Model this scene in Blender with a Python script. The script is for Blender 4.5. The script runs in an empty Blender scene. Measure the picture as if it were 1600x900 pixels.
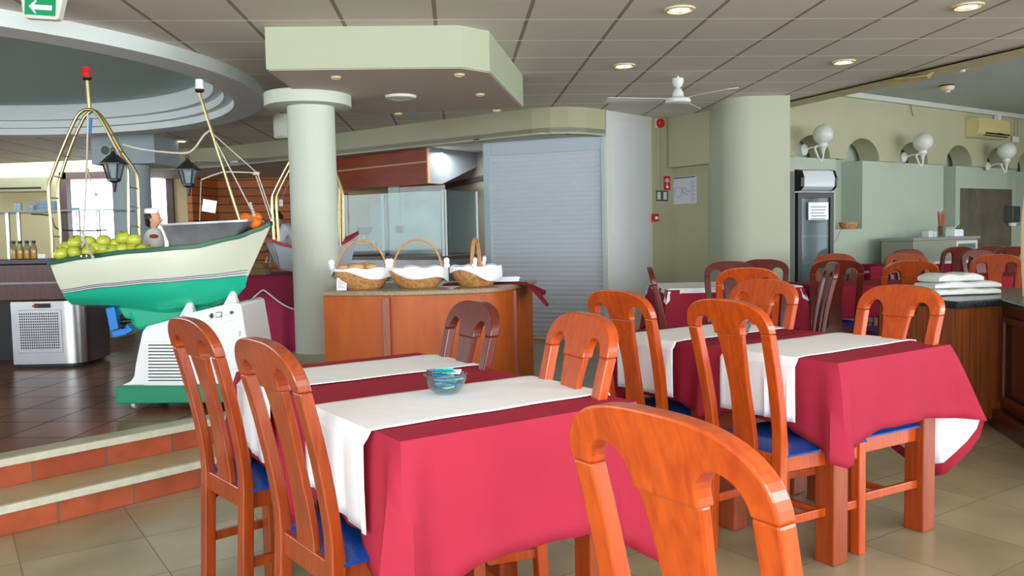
import bpy, bmesh, math, random
from mathutils import Vector, Matrix
random.seed(7)
PI = math.pi
D = bpy.data
C = bpy.context.scene.collection
sc = bpy.context.scene

# ------------------------------------------------------------------ camera
FPX, PITCH, ROLL, H = 1320.0, math.atan(84/1320), 0.02, 1.25
_F = Vector((0, math.cos(PITCH), -math.sin(PITCH)))
_R0 = Vector((1, 0, 0)); _U0 = Vector((0, math.sin(PITCH), math.cos(PITCH)))
_U = _U0*math.cos(ROLL) + _R0*math.sin(ROLL)
_R = _R0*math.cos(ROLL) - _U0*math.sin(ROLL)
cd = D.cameras.new('camera'); cam = D.objects.new('camera', cd); C.objects.link(cam)
m3 = Matrix((_R, _U, -_F)).transposed()
cam.matrix_world = Matrix.Translation((0, 0, H)) @ m3.to_4x4()
cd.sensor_width = 36; cd.lens = FPX/1600*36; cd.clip_start = 0.05; cd.clip_end = 200
sc.camera = cam

def ray(x, y): return _F*FPX + _R*(x-800) + _U*(450-y)
def atz(x, y, z):
    d = ray(x, y); t = (z-H)/d.z
    return Vector((t*d.x, t*d.y, z))
def aty(x, y, Y):
    d = ray(x, y); t = Y/d.y
    return Vector((t*d.x, Y, H+t*d.z))
def onwall(x, y, P, T):      # ray meets the vertical wall through P with horizontal direction T
    d = ray(x, y); det = d.x*(-T[1]) + T[0]*d.y
    t = (P[0]*(-T[1]) + T[0]*P[1])/det
    return Vector((t*d.x, t*d.y, H+t*d.z))

# ------------------------------------------------------------------ world, lights, exposure
w = D.worlds.new('world'); sc.world = w; w.use_nodes = True
wn = w.node_tree.nodes; bg = wn['Background']
bg.inputs['Color'].default_value = (0.88, 0.94, 1.0, 1); bg.inputs['Strength'].default_value = 4.5
vs = sc.view_settings
vs.view_transform = 'Standard'; vs.look = 'None'; vs.gamma = 1; vs.use_curve_mapping = False
vs.exposure = 0.2
def area(name, loc, aim, sx, sy, power, col):
    l = D.lights.new(name, 'AREA'); l.shape = 'RECTANGLE'; l.size = sx; l.size_y = sy; l.energy = power; l.color = col
    o = D.objects.new(name, l); C.objects.link(o); o.location = loc
    o.rotation_euler = (Vector(aim)-Vector(loc)).to_track_quat('-Z', 'Y').to_euler()
    return o
area('window_daylight_back', (0.5, -2.7, 1.5), (0.5, 5, 4.2), 11, 1.9, 400, (0.90, 0.95, 1.0))
area('window_daylight_right', (10.6, 0.8, 1.6), (0, 3.0, 4.6), 7, 2.0, 330, (0.95, 0.97, 1.0))
area('window_daylight_left', (-11.6, 6.5, 1.7), (0, 6.5, 4.0), 7, 1.9, 70, (0.86, 0.93, 1.0))
area('kitchen_fill', (-.62, 10.75, 2.3), (-.62, 10.75, 0), .5, .2, 11, (1.0, .97, .92))  # added fill that brightens the dim kitchen side; no tube is fitted there

# ------------------------------------------------------------------ materials
def lin(c):
    return tuple(((v/255)/12.92 if v/255 <= .04045 else ((v/255+.055)/1.055)**2.4) for v in c)
MATS = {}
def mat(name, col, rough=.5, metal=0, var=0.0, vscale=6, bump=0, bscale=40, spec=.5, sheen=0, trans=0, ior=1.45, emit=None, es=0, coat=0, alpha=1):
    if name in MATS: return MATS[name]
    m = D.materials.new(name); m.use_nodes = True; nt = m.node_tree; b = nt.nodes['Principled BSDF']
    c = lin(col)
    b.inputs['Base Color'].default_value = (*c, 1); b.inputs['Roughness'].default_value = rough
    b.inputs['Metallic'].default_value = metal; b.inputs['Specular IOR Level'].default_value = spec
    b.inputs['IOR'].default_value = ior
    if trans: b.inputs['Transmission Weight'].default_value = trans
    if coat: b.inputs['Coat Weight'].default_value = coat; b.inputs['Coat Roughness'].default_value = .12
    if sheen: b.inputs['Sheen Weight'].default_value = sheen
    if alpha < 1: b.inputs['Alpha'].default_value = alpha
    if emit: b.inputs['Emission Color'].default_value = (*lin(emit), 1); b.inputs['Emission Strength'].default_value = es
    tc = nt.nodes.new('ShaderNodeTexCoord')
    if var:
        n = nt.nodes.new('ShaderNodeTexNoise'); n.inputs['Scale'].default_value = vscale; n.inputs['Detail'].default_value = 5
        nt.links.new(tc.outputs['Object'], n.inputs['Vector'])
        r = nt.nodes.new('ShaderNodeValToRGB')
        r.color_ramp.elements[0].position = .3; r.color_ramp.elements[1].position = .7
        r.color_ramp.elements[0].color = (*[v*(1-var) for v in c], 1); r.color_ramp.elements[1].color = (*[min(1, v*(1+var)) for v in c], 1)
        nt.links.new(n.outputs['Fac'], r.inputs[0]); nt.links.new(r.outputs[0], b.inputs['Base Color'])
    if bump:
        n2 = nt.nodes.new('ShaderNodeTexNoise'); n2.inputs['Scale'].default_value = bscale; n2.inputs['Detail'].default_value = 4
        nt.links.new(tc.outputs['Object'], n2.inputs['Vector'])
        bp = nt.nodes.new('ShaderNodeBump'); bp.inputs['Strength'].default_value = bump; bp.inputs['Distance'].default_value = .01
        nt.links.new(n2.outputs['Fac'], bp.inputs['Height']); nt.links.new(bp.outputs[0], b.inputs['Normal'])
    MATS[name] = m
    return m

def wood(name, col, dark, rough=.3, scale=(22, 22, 1.6), coat=.28, rnd=True):
    if name in MATS: return MATS[name]
    m = D.materials.new(name); m.use_nodes = True; nt = m.node_tree; b = nt.nodes['Principled BSDF']
    tc = nt.nodes.new('ShaderNodeTexCoord'); mp = nt.nodes.new('ShaderNodeMapping'); mp.inputs['Scale'].default_value = scale
    nt.links.new(tc.outputs['Object'], mp.inputs['Vector'])
    if rnd:
        oi = nt.nodes.new('ShaderNodeObjectInfo'); ad = nt.nodes.new('ShaderNodeVectorMath'); ad.operation = 'SCALE'
        cx = nt.nodes.new('ShaderNodeCombineXYZ')
        for k in range(3): nt.links.new(oi.outputs['Random'], cx.inputs[k])
        nt.links.new(cx.outputs[0], ad.inputs[0]); ad.inputs['Scale'].default_value = 20
        nt.links.new(ad.outputs[0], mp.inputs['Location'])
    n = nt.nodes.new('ShaderNodeTexNoise'); n.inputs['Scale'].default_value = 2.2; n.inputs['Detail'].default_value = 6; n.inputs['Distortion'].default_value = .8
    nt.links.new(mp.outputs[0], n.inputs['Vector'])
    n3 = nt.nodes.new('ShaderNodeTexNoise'); n3.inputs['Scale'].default_value = 4.5; n3.inputs['Detail'].default_value = 3
    nt.links.new(mp.outputs[0], n3.inputs['Vector'])
    mx = nt.nodes.new('ShaderNodeMath'); mx.operation = 'MULTIPLY_ADD'; mx.inputs[1].default_value = .25
    nt.links.new(n3.outputs['Fac'], mx.inputs[0]); nt.links.new(n.outputs['Fac'], mx.inputs[2])
    r = nt.nodes.new('ShaderNodeValToRGB')
    r.color_ramp.elements[0].position = .42; r.color_ramp.elements[1].position = .85
    r.color_ramp.elements[0].color = (*lin(dark), 1); r.color_ramp.elements[1].color = (*lin(col), 1)
    nt.links.new(mx.outputs[0], r.inputs[0]); nt.links.new(r.outputs[0], b.inputs['Base Color'])
    b.inputs['Roughness'].default_value = rough
    b.inputs['Coat Weight'].default_value = coat; b.inputs['Coat Roughness'].default_value = .15
    MATS[name] = m
    return m

def tiles(name, cols, grout, sx, sy, gap, rough=.3, rot=0, off=(0, 0), bump=.4, brick=0.0, mottle=.25, mscale=5, gapy=None, grout2=None):
    """grid of tiles with a colour per tile, on object coordinates"""
    m = D.materials.new(name); m.use_nodes = True; nt = m.node_tree; b = nt.nodes['Principled BSDF']
    N = nt.nodes.new; L = nt.links.new
    tc = N('ShaderNodeTexCoord'); mp = N('ShaderNodeMapping'); mp.vector_type = 'TEXTURE'
    mp.inputs['Rotation'].default_value = (0, 0, rot); mp.inputs['Location'].default_value = (off[0], off[1], 0)
    L(tc.outputs['Object'], mp.inputs['Vector'])
    sep = N('ShaderNodeSeparateXYZ'); L(mp.outputs[0], sep.inputs[0])
    def M(op, a, bb=None, c=None):
        n = N('ShaderNodeMath'); n.operation = op
        for i, v in enumerate((a, bb, c)):
            if v is None: continue
            if isinstance(v, (int, float)): n.inputs[i].default_value = v
            else: L(v, n.inputs[i])
        return n.outputs[0]
    yy = M('DIVIDE', sep.outputs[1], sy); fy = M('FLOOR', yy)
    xx = M('ADD', M('DIVIDE', sep.outputs[0], sx), M('MULTIPLY', fy, brick)); fx = M('FLOOR', xx)
    dx = M('MULTIPLY', M('SUBTRACT', .5, M('ABSOLUTE', M('SUBTRACT', M('FRACT', xx), .5))), sx)
    dy = M('MULTIPLY', M('SUBTRACT', .5, M('ABSOLUTE', M('SUBTRACT', M('FRACT', yy), .5))), sy)
    gx = M('LESS_THAN', dx, gap/2); gy = M('LESS_THAN', dy, (gapy or gap)/2)
    cv = N('ShaderNodeCombineXYZ'); L(fx, cv.inputs[0]); L(fy, cv.inputs[1])
    wn_ = N('ShaderNodeTexWhiteNoise'); L(cv.outputs[0], wn_.inputs['Vector'])
    r = N('ShaderNodeValToRGB'); r.color_ramp.elements[0].color = (*lin(cols[0]), 1); r.color_ramp.elements[1].color = (*lin(cols[1]), 1)
    L(wn_.outputs['Value'], r.inputs[0])
    nz = N('ShaderNodeTexNoise'); nz.inputs['Scale'].default_value = mscale; nz.inputs['Detail'].default_value = 6
    L(mp.outputs[0], nz.inputs['Vector'])
    mm = M('MULTIPLY_ADD', nz.outputs['Fac'], mottle*2, 1-mottle)
    vm = N('ShaderNodeVectorMath'); vm.operation = 'SCALE'; L(r.outputs[0], vm.inputs[0]); L(mm, vm.inputs['Scale'])
    m1 = N('ShaderNodeMix'); m1.data_type = 'RGBA'; L(gx, m1.inputs[0]); L(vm.outputs[0], m1.inputs[6]); m1.inputs[7].default_value = (*lin(grout), 1)
    m2 = N('ShaderNodeMix'); m2.data_type = 'RGBA'; L(gy, m2.inputs[0]); L(m1.outputs[2], m2.inputs[6]); m2.inputs[7].default_value = (*lin(grout2 or grout), 1)
    L(m2.outputs[2], b.inputs['Base Color'])
    g = M('MAXIMUM', gx, gy)
    rr = M('MULTIPLY_ADD', g, .5, rough); L(rr, b.inputs['Roughness'])
    if bump:
        hh = M('SUBTRACT', M('MULTIPLY', nz.outputs['Fac'], .25), g)
        bp = N('ShaderNodeBump'); bp.inputs['Strength'].default_value = bump; bp.inputs['Distance'].default_value = .004
        L(hh, bp.inputs['Height']); L(bp.outputs[0], b.inputs['Normal'])
    return m

def glassm(name, col=(225, 240, 238), rough=.02, a=.22):
    """thin pane: mostly see-through with a sharp reflection"""
    if name in MATS: return MATS[name]
    m = D.materials.new(name); m.use_nodes = True; nt = m.node_tree; nt.nodes.clear(); N = nt.nodes.new; L = nt.links.new
    o = N('ShaderNodeOutputMaterial'); t = N('ShaderNodeBsdfTransparent'); g = N('ShaderNodeBsdfGlossy'); d = N('ShaderNodeBsdfDiffuse')
    t.inputs[0].default_value = (*lin(col), 1); g.inputs['Roughness'].default_value = rough; d.inputs[0].default_value = (*lin((200, 215, 212)), 1)
    lw_ = N('ShaderNodeLayerWeight'); lw_.inputs['Blend'].default_value = .5; pw = N('ShaderNodeMath'); pw.operation = 'POWER'; pw.inputs[1].default_value = 4; L(lw_.outputs['Facing'], pw.inputs[0]); f = N('ShaderNodeMath'); f.operation = 'MULTIPLY_ADD'; f.inputs[1].default_value = .7; f.inputs[2].default_value = .035; L(pw.outputs[0], f.inputs[0])
    m0 = N('ShaderNodeMixShader'); m0.inputs[0].default_value = a; L(t.outputs[0], m0.inputs[1]); L(d.outputs[0], m0.inputs[2])
    m1 = N('ShaderNodeMixShader'); L(f.outputs[0], m1.inputs[0]); L(m0.outputs[0], m1.inputs[1]); L(g.outputs[0], m1.inputs[2])
    L(m1.outputs[0], o.inputs[0]); MATS[name] = m
    return m

W_OR = wood('varnished_orange_wood', (194, 80, 14), (162, 56, 8))
W_OR2 = wood('varnished_brown_wood', (158, 66, 20), (126, 46, 10))
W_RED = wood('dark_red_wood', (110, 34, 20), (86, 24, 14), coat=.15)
W_DK = wood('dark_brown_wood', (92, 40, 24), (50, 20, 14))
W_PANEL = wood('honey_panel_wood', (190, 92, 14), (164, 72, 6), scale=(3, 3, 1.0), coat=.0, rough=.5)
W_HOOD = wood('red_cherry_panel', (158, 62, 22), (130, 46, 14), scale=(1.2, 1.2, 5), coat=.2, rough=.4)
W_BAR = wood('striped_teak', (160, 88, 42), (104, 50, 24), scale=(26, 26, .8), rough=.35)
SEAT = mat('blue_vinyl', (18, 62, 140), .28, bump=.15, bscale=60)
RED = mat('crimson_cloth', (162, 41, 62), .8, var=.05, vscale=3, bump=.35, bscale=9, spec=.2)
REDD = mat('maroon_cloth', (138, 26, 48), .85, var=.06, vscale=3, bump=.3, bscale=9, spec=.2)
PLUM = mat('plum_cloth', (142, 26, 62), .75, var=.05)
WHITE = mat('white_linen', (248, 250, 255), .85, bump=.4, bscale=7)
WPAINT = mat('white_paint', (222, 224, 220), .4)
CREAM = mat('cream_paint', (178, 178, 146), .7, var=.03, vscale=2, bump=.05)
CREAM2 = mat('pale_green_cream_paint', (206, 214, 200), .65, var=.02, vscale=2, bump=.05)
SOFFIT = mat('taupe_soffit_paint', (206, 190, 176), .8)
GREYW = mat('blue_grey_paint', (166, 180, 184), .7)
STEEL = mat('brushed_steel', (176, 178, 180), .28, 1, var=.1, vscale=4)
STEELD = mat('dull_steel', (120, 120, 120), .35, 1, var=.15, vscale=6)
CHROME = mat('chrome', (220, 222, 225), .08, 1)
BRASS = mat('polished_brass', (192, 182, 134), .3, 1)
BLACK = mat('black_plastic', (18, 18, 20), .4)
BLACKM = mat('black_iron', (22, 24, 30), .35)
ROPE = mat('pale_rope', (196, 192, 180), .9, bump=.6, bscale=120)
GLASS = glassm('clear_glass', a=.04)
GLASSW = glassm('pale_window_glass', (250, 252, 255), a=.0)
SMOKE = glassm('lantern_glass', (170, 185, 195), a=.25)

# ------------------------------------------------------------------ mesh helpers
class MB:
    def __init__(s): s.v = []; s.f = []; s.M = Matrix()
    def add(s, vs, fs, M=None):
        n = len(s.v); T = s.M @ M if M is not None else s.M
        s.v += [tuple(T @ Vector(p)) for p in vs]; s.f += [tuple(n+i for i in f) for f in fs]
        return s
    def box(s, a, b, M=None):
        x0, y0, z0 = a; x1, y1, z1 = b
        return s.add([(x0,y0,z0),(x1,y0,z0),(x1,y1,z0),(x0,y1,z0),(x0,y0,z1),(x1,y0,z1),(x1,y1,z1),(x0,y1,z1)],
                     [(0,3,2,1),(4,5,6,7),(0,1,5,4),(1,2,6,5),(2,3,7,6),(3,0,4,7)], M)
    def cbox(s, c, d, M=None):
        return s.box([c[i]-d[i]/2 for i in range(3)], [c[i]+d[i]/2 for i in range(3)], M)
    def prism(s, poly, z0, z1, M=None):
        n = len(poly)
        vs = [(p[0], p[1], z0) for p in poly] + [(p[0], p[1], z1) for p in poly]
        return s.add(vs, [tuple(reversed(range(n))), tuple(range(n, 2*n))] + [(i, (i+1) % n, n+(i+1) % n, n+i) for i in range(n)], M)
    def lathe(s, prof, n=24, M=None, cap=True, a0=0, a1=2*PI, sx=1, sy=1):
        full = abs(a1-a0-2*PI) < 1e-6; k = n if full else n+1
        vs = []
        for r, z in prof:
            for i in range(k):
                a = a0+(a1-a0)*i/n; vs.append((r*math.cos(a)*sx, r*math.sin(a)*sy, z))
        fs = []
        for j in range(len(prof)-1):
            for i in range(n):
                i2 = (i+1) % k if full else i+1
                fs.append((j*k+i, j*k+i2, (j+1)*k+i2, (j+1)*k+i))
        if cap and full:
            if prof[0][0] > 1e-6: fs.append(tuple(reversed(range(k))))
            if prof[-1][0] > 1e-6: fs.append(tuple((len(prof)-1)*k+i for i in range(k)))
        return s.add(vs, fs, M)
    def cyl(s, p0, p1, r0, r1=None, n=16):
        return s.tube([p0, p1], [r0, r1 if r1 is not None else r0], n)
    def tube(s, pts, r, n=8, closed=False):
        pts = [Vector(p) for p in pts]; m = len(pts)
        rs = r if isinstance(r, (list, tuple)) else [r]*m
        vs = []; prev = None
        for i, p in enumerate(pts):
            if closed: t = (pts[(i+1) % m]-pts[i-1])
            else: t = pts[min(i+1, m-1)]-pts[max(i-1, 0)]
            t.normalize()
            if prev is None:
                a = Vector((0, 0, 1)) if abs(t.z) < .9 else Vector((1, 0, 0)); u = t.cross(a).normalized()
            else: u = (prev - t*prev.dot(t)).normalized()
            prev = u; v = t.cross(u)
            for k in range(n):
                an = 2*PI*k/n; q = p + (u*math.cos(an)+v*math.sin(an))*rs[i]; vs.append(tuple(q))
        fs = []
        for i in range(m if closed else m-1):
            j = (i+1) % m
            for k in range(n): fs.append((i*n+k, i*n+(k+1) % n, j*n+(k+1) % n, j*n+k))
        if not closed: fs += [tuple(reversed(range(n))), tuple((m-1)*n+k for k in range(n))]
        return s.add(vs, fs)
    def sphere(s, c, r, n=16, m=10, sc3=(1, 1, 1), M=None):
        prof = [(max(0, math.sin(PI*j/m))*r, -math.cos(PI*j/m)*r) for j in range(m+1)]
        T = Matrix.Translation(c) @ Matrix.Diagonal((*sc3, 1))
        return s.lathe(prof, n, T if M is None else M @ T, cap=False)
    def loft(s, secs):
        """secs: list of rings (same count) of 3-D points"""
        n = len(secs[0]); vs = [p for r in secs for p in r]; fs = []
        for j in range(len(secs)-1):
            for i in range(n): fs.append((j*n+i, j*n+(i+1) % n, (j+1)*n+(i+1) % n, (j+1)*n+i))
        fs += [tuple(reversed(range(n))), tuple((len(secs)-1)*n+i for i in range(n))]
        return s.add(vs, fs)
    def build(s, name, m, parent=None, smooth=False, bevel=0, label=None, loc=None, rotz=0, kind=None, sub=0, segs=2):
        me = D.meshes.new(name); me.from_pydata(s.v, [], s.f); 
        bm = bmesh.new(); bm.from_mesh(me); bmesh.ops.remove_doubles(bm, verts=bm.verts, dist=1e-5)
        bmesh.ops.recalc_face_normals(bm, faces=bm.faces); bm.to_mesh(me); bm.free()
        me.materials.append(m)
        o = D.objects.new(name, me); C.objects.link(o)
        if parent: o.parent = parent
        if loc is not None: o.location = loc
        if rotz: o.rotation_euler = (0, 0, rotz)
        if bevel:
            b = o.modifiers.new('bevel', 'BEVEL'); b.width = bevel; b.segments = segs; b.limit_method = 'ANGLE'; b.angle_limit = math.radians(35)
        if sub:
            b = o.modifiers.new('subdivision', 'SUBSURF'); b.levels = sub; b.render_levels = sub
        if smooth:
            for p in me.polygons: p.use_smooth = True
            if not sub:
                try: me.set_sharp_from_angle(angle=math.radians(40))
                except Exception: pass
        if label: o['label'] = label
        if kind: o['kind'] = kind
        return o

def tag(o, label, cat, group=None, kind=None):
    o['label'] = label; o['category'] = cat
    if group: o['group'] = group
    if kind: o['kind'] = kind
    return o
def thing(name, label, cat, loc=(0, 0, 0), rotz=0, group=None):
    o = D.objects.new(name, None); C.objects.link(o); o.location = loc; o.rotation_euler = (0, 0, rotz); o.empty_display_size = .1
    return tag(o, label, cat, group)
def dup(root, loc, rotz, label, group=None):
    r = root.copy(); C.objects.link(r); r.location = loc; r.rotation_euler = (0, 0, rotz); r['label'] = label
    if group: r['group'] = group
    for ch in list(root.children):
        c = ch.copy(); C.objects.link(c); c.parent = r
        for g in list(ch.children):
            d = g.copy(); C.objects.link(d); d.parent = c
    return r
def remat(root, a, b):
    for ch in root.children:
        if ch.data and ch.data.materials[0] == a:
            ch.material_slots[0].link = 'OBJECT'; ch.material_slots[0].material = b
def struct(o): o['kind'] = 'structure'; return o
def polybox(name, m, poly, z0, z1, **k): return struct(MB().prism(poly, z0, z1).build(name, m, **k))
def wallseg(mb, p, q, z0, z1, th=.12, side=1):
    p = Vector(p[:2]); q = Vector(q[:2]); d = (q-p).normalized(); n = Vector((-d.y, d.x))*th*side
    mb.prism([tuple(p), tuple(q), tuple(q+n), tuple(p+n)], z0, z1)
U2 = Vector((.829, .559)); V2 = Vector((-.559, .829)); ANG = math.atan2(.559, .829)

# ================================================================== SETTING
HC, HC2, PZ, TZ = 2.62, 3.03, .27, .765
# floor
fl = MB().box((-15, -4, -.1), (13, 19, 0)).build('floor', tiles('beige_stone_tiles', ((150, 138, 108), (166, 155, 126)), (122, 110, 84), .46, .46, .004, rough=.3, rot=math.radians(34), off=(.1, .2), bump=.2, mottle=.42, mscale=3.5))
struct(fl)
# platform with two steps
A0 = atz(0, 719, PZ); A1 = atz(305, 661, PZ); dS = (A1-A0).normalized().to_2d(); nS = Vector((-dS.y, dS.x))   # nS points up the stairs
s0 = A0.to_2d() - dS*7.0; tE = (-1.34 - A0.x)/dS.x; s1 = A0.to_2d() + dS*tE
def off(p, k): return (p.x+nS.x*k, p.y+nS.y*k)
e1 = s1
PLAT = tiles('terracotta_quarry_tiles', ((98, 54, 40), (128, 74, 54)), (44, 30, 26), .36, .36, .009, rough=.3, rot=math.radians(-4), off=(0, .1), bump=.6, mottle=.35, mscale=7)
STONE = mat('pale_stone_strip', (176, 170, 142), .35, var=.06)
NOSE = mat('white_stone_nosing', (206, 204, 184), .45, var=.08, vscale=20)
TERR = tiles('terracotta_riser_tiles', ((150, 66, 40), (172, 84, 52)), (120, 92, 70), .34, 5, .012, rough=.4, bump=.3, mottle=.5, mscale=9)
plat = [off(s0, .14), off(s1, .14), (-1.34, 12.6), (-13, 12.6), (-13, 2)]
polybox('floor_platform', PLAT, plat, 0, PZ-.002)
def strip(name, m, a, b, k0, k1, z0, z1):
    L = (b-a).length; mb = MB().box((0, k0, z0), (L, k1, z1))
    o = mb.build(name, m, loc=(a.x, a.y, 0), rotz=math.atan2(dS.y, dS.x), bevel=.004); return struct(o)
strip('trim_1', STONE, s0, s1, .03, .15, PZ-.03, PZ)
strip('trim_2', NOSE, s0, s1, 0, .03, PZ-.035, PZ+.001)
strip('wall_upper_riser', TERR, s0, s1, .02, .10, PZ/2, PZ-.03)
strip('floor_lower_step', mat('beige_step_stone', (176, 158, 122), .4, var=.08), s0, s1+dS*.1, -.26, .05, PZ/2-.03, PZ/2)
strip('trim_3', NOSE, s0, s1+dS*.1, -.29, -.26, PZ/2-.035, PZ/2+.001)
strip('wall_lower_riser', TERR, s0, s1+dS*.1, -.27, .02, 0, PZ/2-.03)

# ceilings
gdir = math.atan((712-800)/1320)
CEIL = tiles('suspended_ceiling_tiles', ((214, 209, 197), (221, 216, 205)), (150, 138, 120), .586, .586, .026, rough=.75, rot=-gdir, off=tuple(atz(680, 31, HC)[:2]), bump=0, mottle=.03, gapy=.020, grout2=(255, 255, 255))  # white row lines paint in the light caught by the T-bar edges
RC = Vector((-5.3, 7.1)); RO, RI = 3.14, 2.88
def ceil_with_hole(name, m, outer, z, th=.05):
    bm = bmesh.new()
    ring = [(RC.x+RO*math.cos(2*PI*i/96)*.995, RC.y+RO*math.sin(2*PI*i/96)*.995) for i in range(96)]
    ev = [bm.verts.new((p[0], p[1], z)) for p in outer]; rv = [bm.verts.new((p[0], p[1], z)) for p in ring]
    es = [bm.edges.new((ev[i], ev[(i+1) % len(ev)])) for i in range(len(ev))] + [bm.edges.new((rv[i], rv[(i+1) % 96])) for i in range(96)]
    bmesh.ops.triangle_fill(bm, edges=es, use_beauty=True)
    # drop any face filling the hole
    for f in list(bm.faces):
        c = f.calc_center_median()
        if (c.to_2d()-RC).length < RO*.97 and all((v.co.to_2d()-RC).length < RO*1.01 for v in f.verts): bm.faces.remove(f)
    r = bmesh.ops.extrude_face_region(bm, geom=bm.faces[:])
    for v in [g for g in r['geom'] if isinstance(g, bmesh.types.BMVert)]: v.co.z += th
    bmesh.ops.recalc_face_normals(bm, faces=bm.faces)
    me = D.meshes.new(name); bm.to_mesh(me); bm.free(); me.materials.append(m)
    o = D.objects.new(name, me); C.objects.link(o); return struct(o)
E1 = Vector((2.99, 9.15)); E2 = Vector((3.96, 6.57)); dE = (E2-E1).normalized()
ceil_with_hole('ceiling', CEIL, [(-14, -3), tuple(E2+dE*10.5), tuple(E2), tuple(E1), (2.5, 10.6), (-2, 13.2), (-14, 15.5)], HC)
CE2 = mat('rough_grey_plaster', (190, 194, 192), .9, var=.12, vscale=60, bump=1.0, bscale=70)
MB().prism([tuple(E2+dE*10.5), (12, -4), (12, 19), (2.4, 19), (2.4, 9.9), tuple(E1)], HC2, HC2+.1).build('ceiling_high', CE2, kind='structure')
mb = MB(); wallseg(mb, E1-dE*1.2, E2+dE*10.4, HC-.012, HC2, .05, 1); mb.build('wall_ceiling_step', CREAM, kind='structure')
mb = MB(); wallseg(mb, E1-dE*1.2, E2+dE*.3, HC-.012, HC+.02, .34, 1); mb.build('trim_4', mat('aged_cream_board', (196, 186, 150), .8), kind='structure')
# circular ceiling ring with corbelled well
mb = MB(); prof = [(RO, HC+.03), (RO, HC-.10), (RI, HC-.10), (RI, HC-.03), (RI-.09, HC-.03), (RI-.09, HC+.045), (RI-.18, HC+.045), (RI-.18, HC+.20), (RI-.19, HC+.20), (RI-.19, HC+.26), (RO, HC+.26)]
mb.lathe(prof, 96, Matrix.Translation((RC.x, RC.y, 0)), cap=False)
mb.build('ceiling_ring', mat('pale_ring_paint', (222, 230, 228), .6), smooth=True, kind='structure')
mb = MB().lathe([(0.01, HC+.21), (RI-.17, HC+.21), (RI-.17, HC+.3), (0.01, HC+.3)], 96, Matrix.Translation((RC.x, RC.y, 0)), cap=False)
mb.build('ceiling_well', mat('blue_grey_well_paint', (188, 216, 210), .7), kind='structure')

# soffit box on the round column
cx, cy = -1.53, 6.62
poly = [(-1.57, 5.57), (-.31, 5.62), (-.12, 5.8), (.13, 7.42), (-1.30, 7.66), (-1.62, 7.0)]
BOXM = mat('box_dimmed_paint', (176, 184, 158), .7)  # column paint made darker to hold down the light on the box
mb = MB().prism(poly, HC-.27, HC+.02); o = mb.build('ceiling_box', BOXM, bevel=.004, kind='structure')
MB().prism([(p[0]*.985-.01, (p[1]-6.6)*.985+6.6) for p in poly], HC-.274, HC-.26).build('ceiling_box_underside', SOFFIT, kind='structure')
mb = MB().lathe([(.33, HC-.36), (.33, HC-.26)], 64, Matrix.Translation((cx-.02, cy, 0))); mb.build('wall_column_capital', CREAM2, smooth=True, bevel=.004, kind='structure')
mb = MB().lathe([(.18, PZ), (.18, HC-.3)], 64, Matrix.Translation((cx, cy, 0))); mb.build('wall_round_column', CREAM2, smooth=True, kind='structure')
mb = MB().cbox((cx, cy, PZ+.045), (.43, .43, .09)); mb.build('baseboard_column', STONE, bevel=.004, kind='structure')
# second (grey) square column
g0 = aty(142, 230, 10.9).x; g1 = aty(241, 230, 10.9).x
MB().box((g0, 10.9, HC-.37), (g1, 11.7, HC+.02)).build('wall_far_column_capital', GREYW, bevel=.005, kind='structure')
g2 = aty(165, 300, 11.0).x; g3 = aty(222, 300, 11.0).x
mb = MB(); r_ = (g3-g2)/2; mb.lathe([(r_, PZ), (r_, HC-.36)], 32, Matrix.Translation(((g2+g3)/2, 11.0+r_, 0))); mb.build('wall_far_column', GREYW, smooth=True, kind='structure')
# big oblong column, right
c0 = aty(1132, 300, 8.95); c1 = aty(1228, 300, 8.95); rr = .26; arc = []
for i in range(17):
    a = PI*1.0 + i*PI/2/16
    arc.append((c0.x+rr+rr*math.cos(a), 8.8+rr+rr*math.sin(a)))
poly = arc + [(c1.x-.02, 8.8), (c1.x, 8.82), (c1.x+.05, 9.9), (c0.x+.05, 9.9)]
MB().prism(poly, 0, HC+.02).build('wall_oblong_column', mat('dimmed_column_paint', (182, 187, 166), .7), smooth=True, kind='structure')  # same paint as the round column, darkened in place of light falloff

# bulkhead over the kitchen
bt = [(-6.1, 13.3), (-4.28, 12.6), (-2.3, 11.25), (-.72, 10.06), (.05, 9.5), (.25, 9.36), (.45, 9.28), (.65, 9.27), (.85, 9.36), (1.08, 9.56)]
back = [(1.2, 9.85), (-.3, 10.6), (-2.2, 11.6), (-6.0, 14.0)]
mb = MB(); 
for i in range(len(bt)-1): wallseg(mb, bt[i], bt[i+1], 2.33, HC+.02, .12, 1)
mb.build('wall_bulkhead', CREAM, kind='structure')
MB().prism(bt + [(1.2, 10.2), (1.2, 13), (1.2, 16.4), (-6.1, 16.4)], 2.35, 2.40).build('ceiling_kitchen', mat('kitchen_ceiling_paint', (196, 194, 190), .7), kind='structure')

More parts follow.
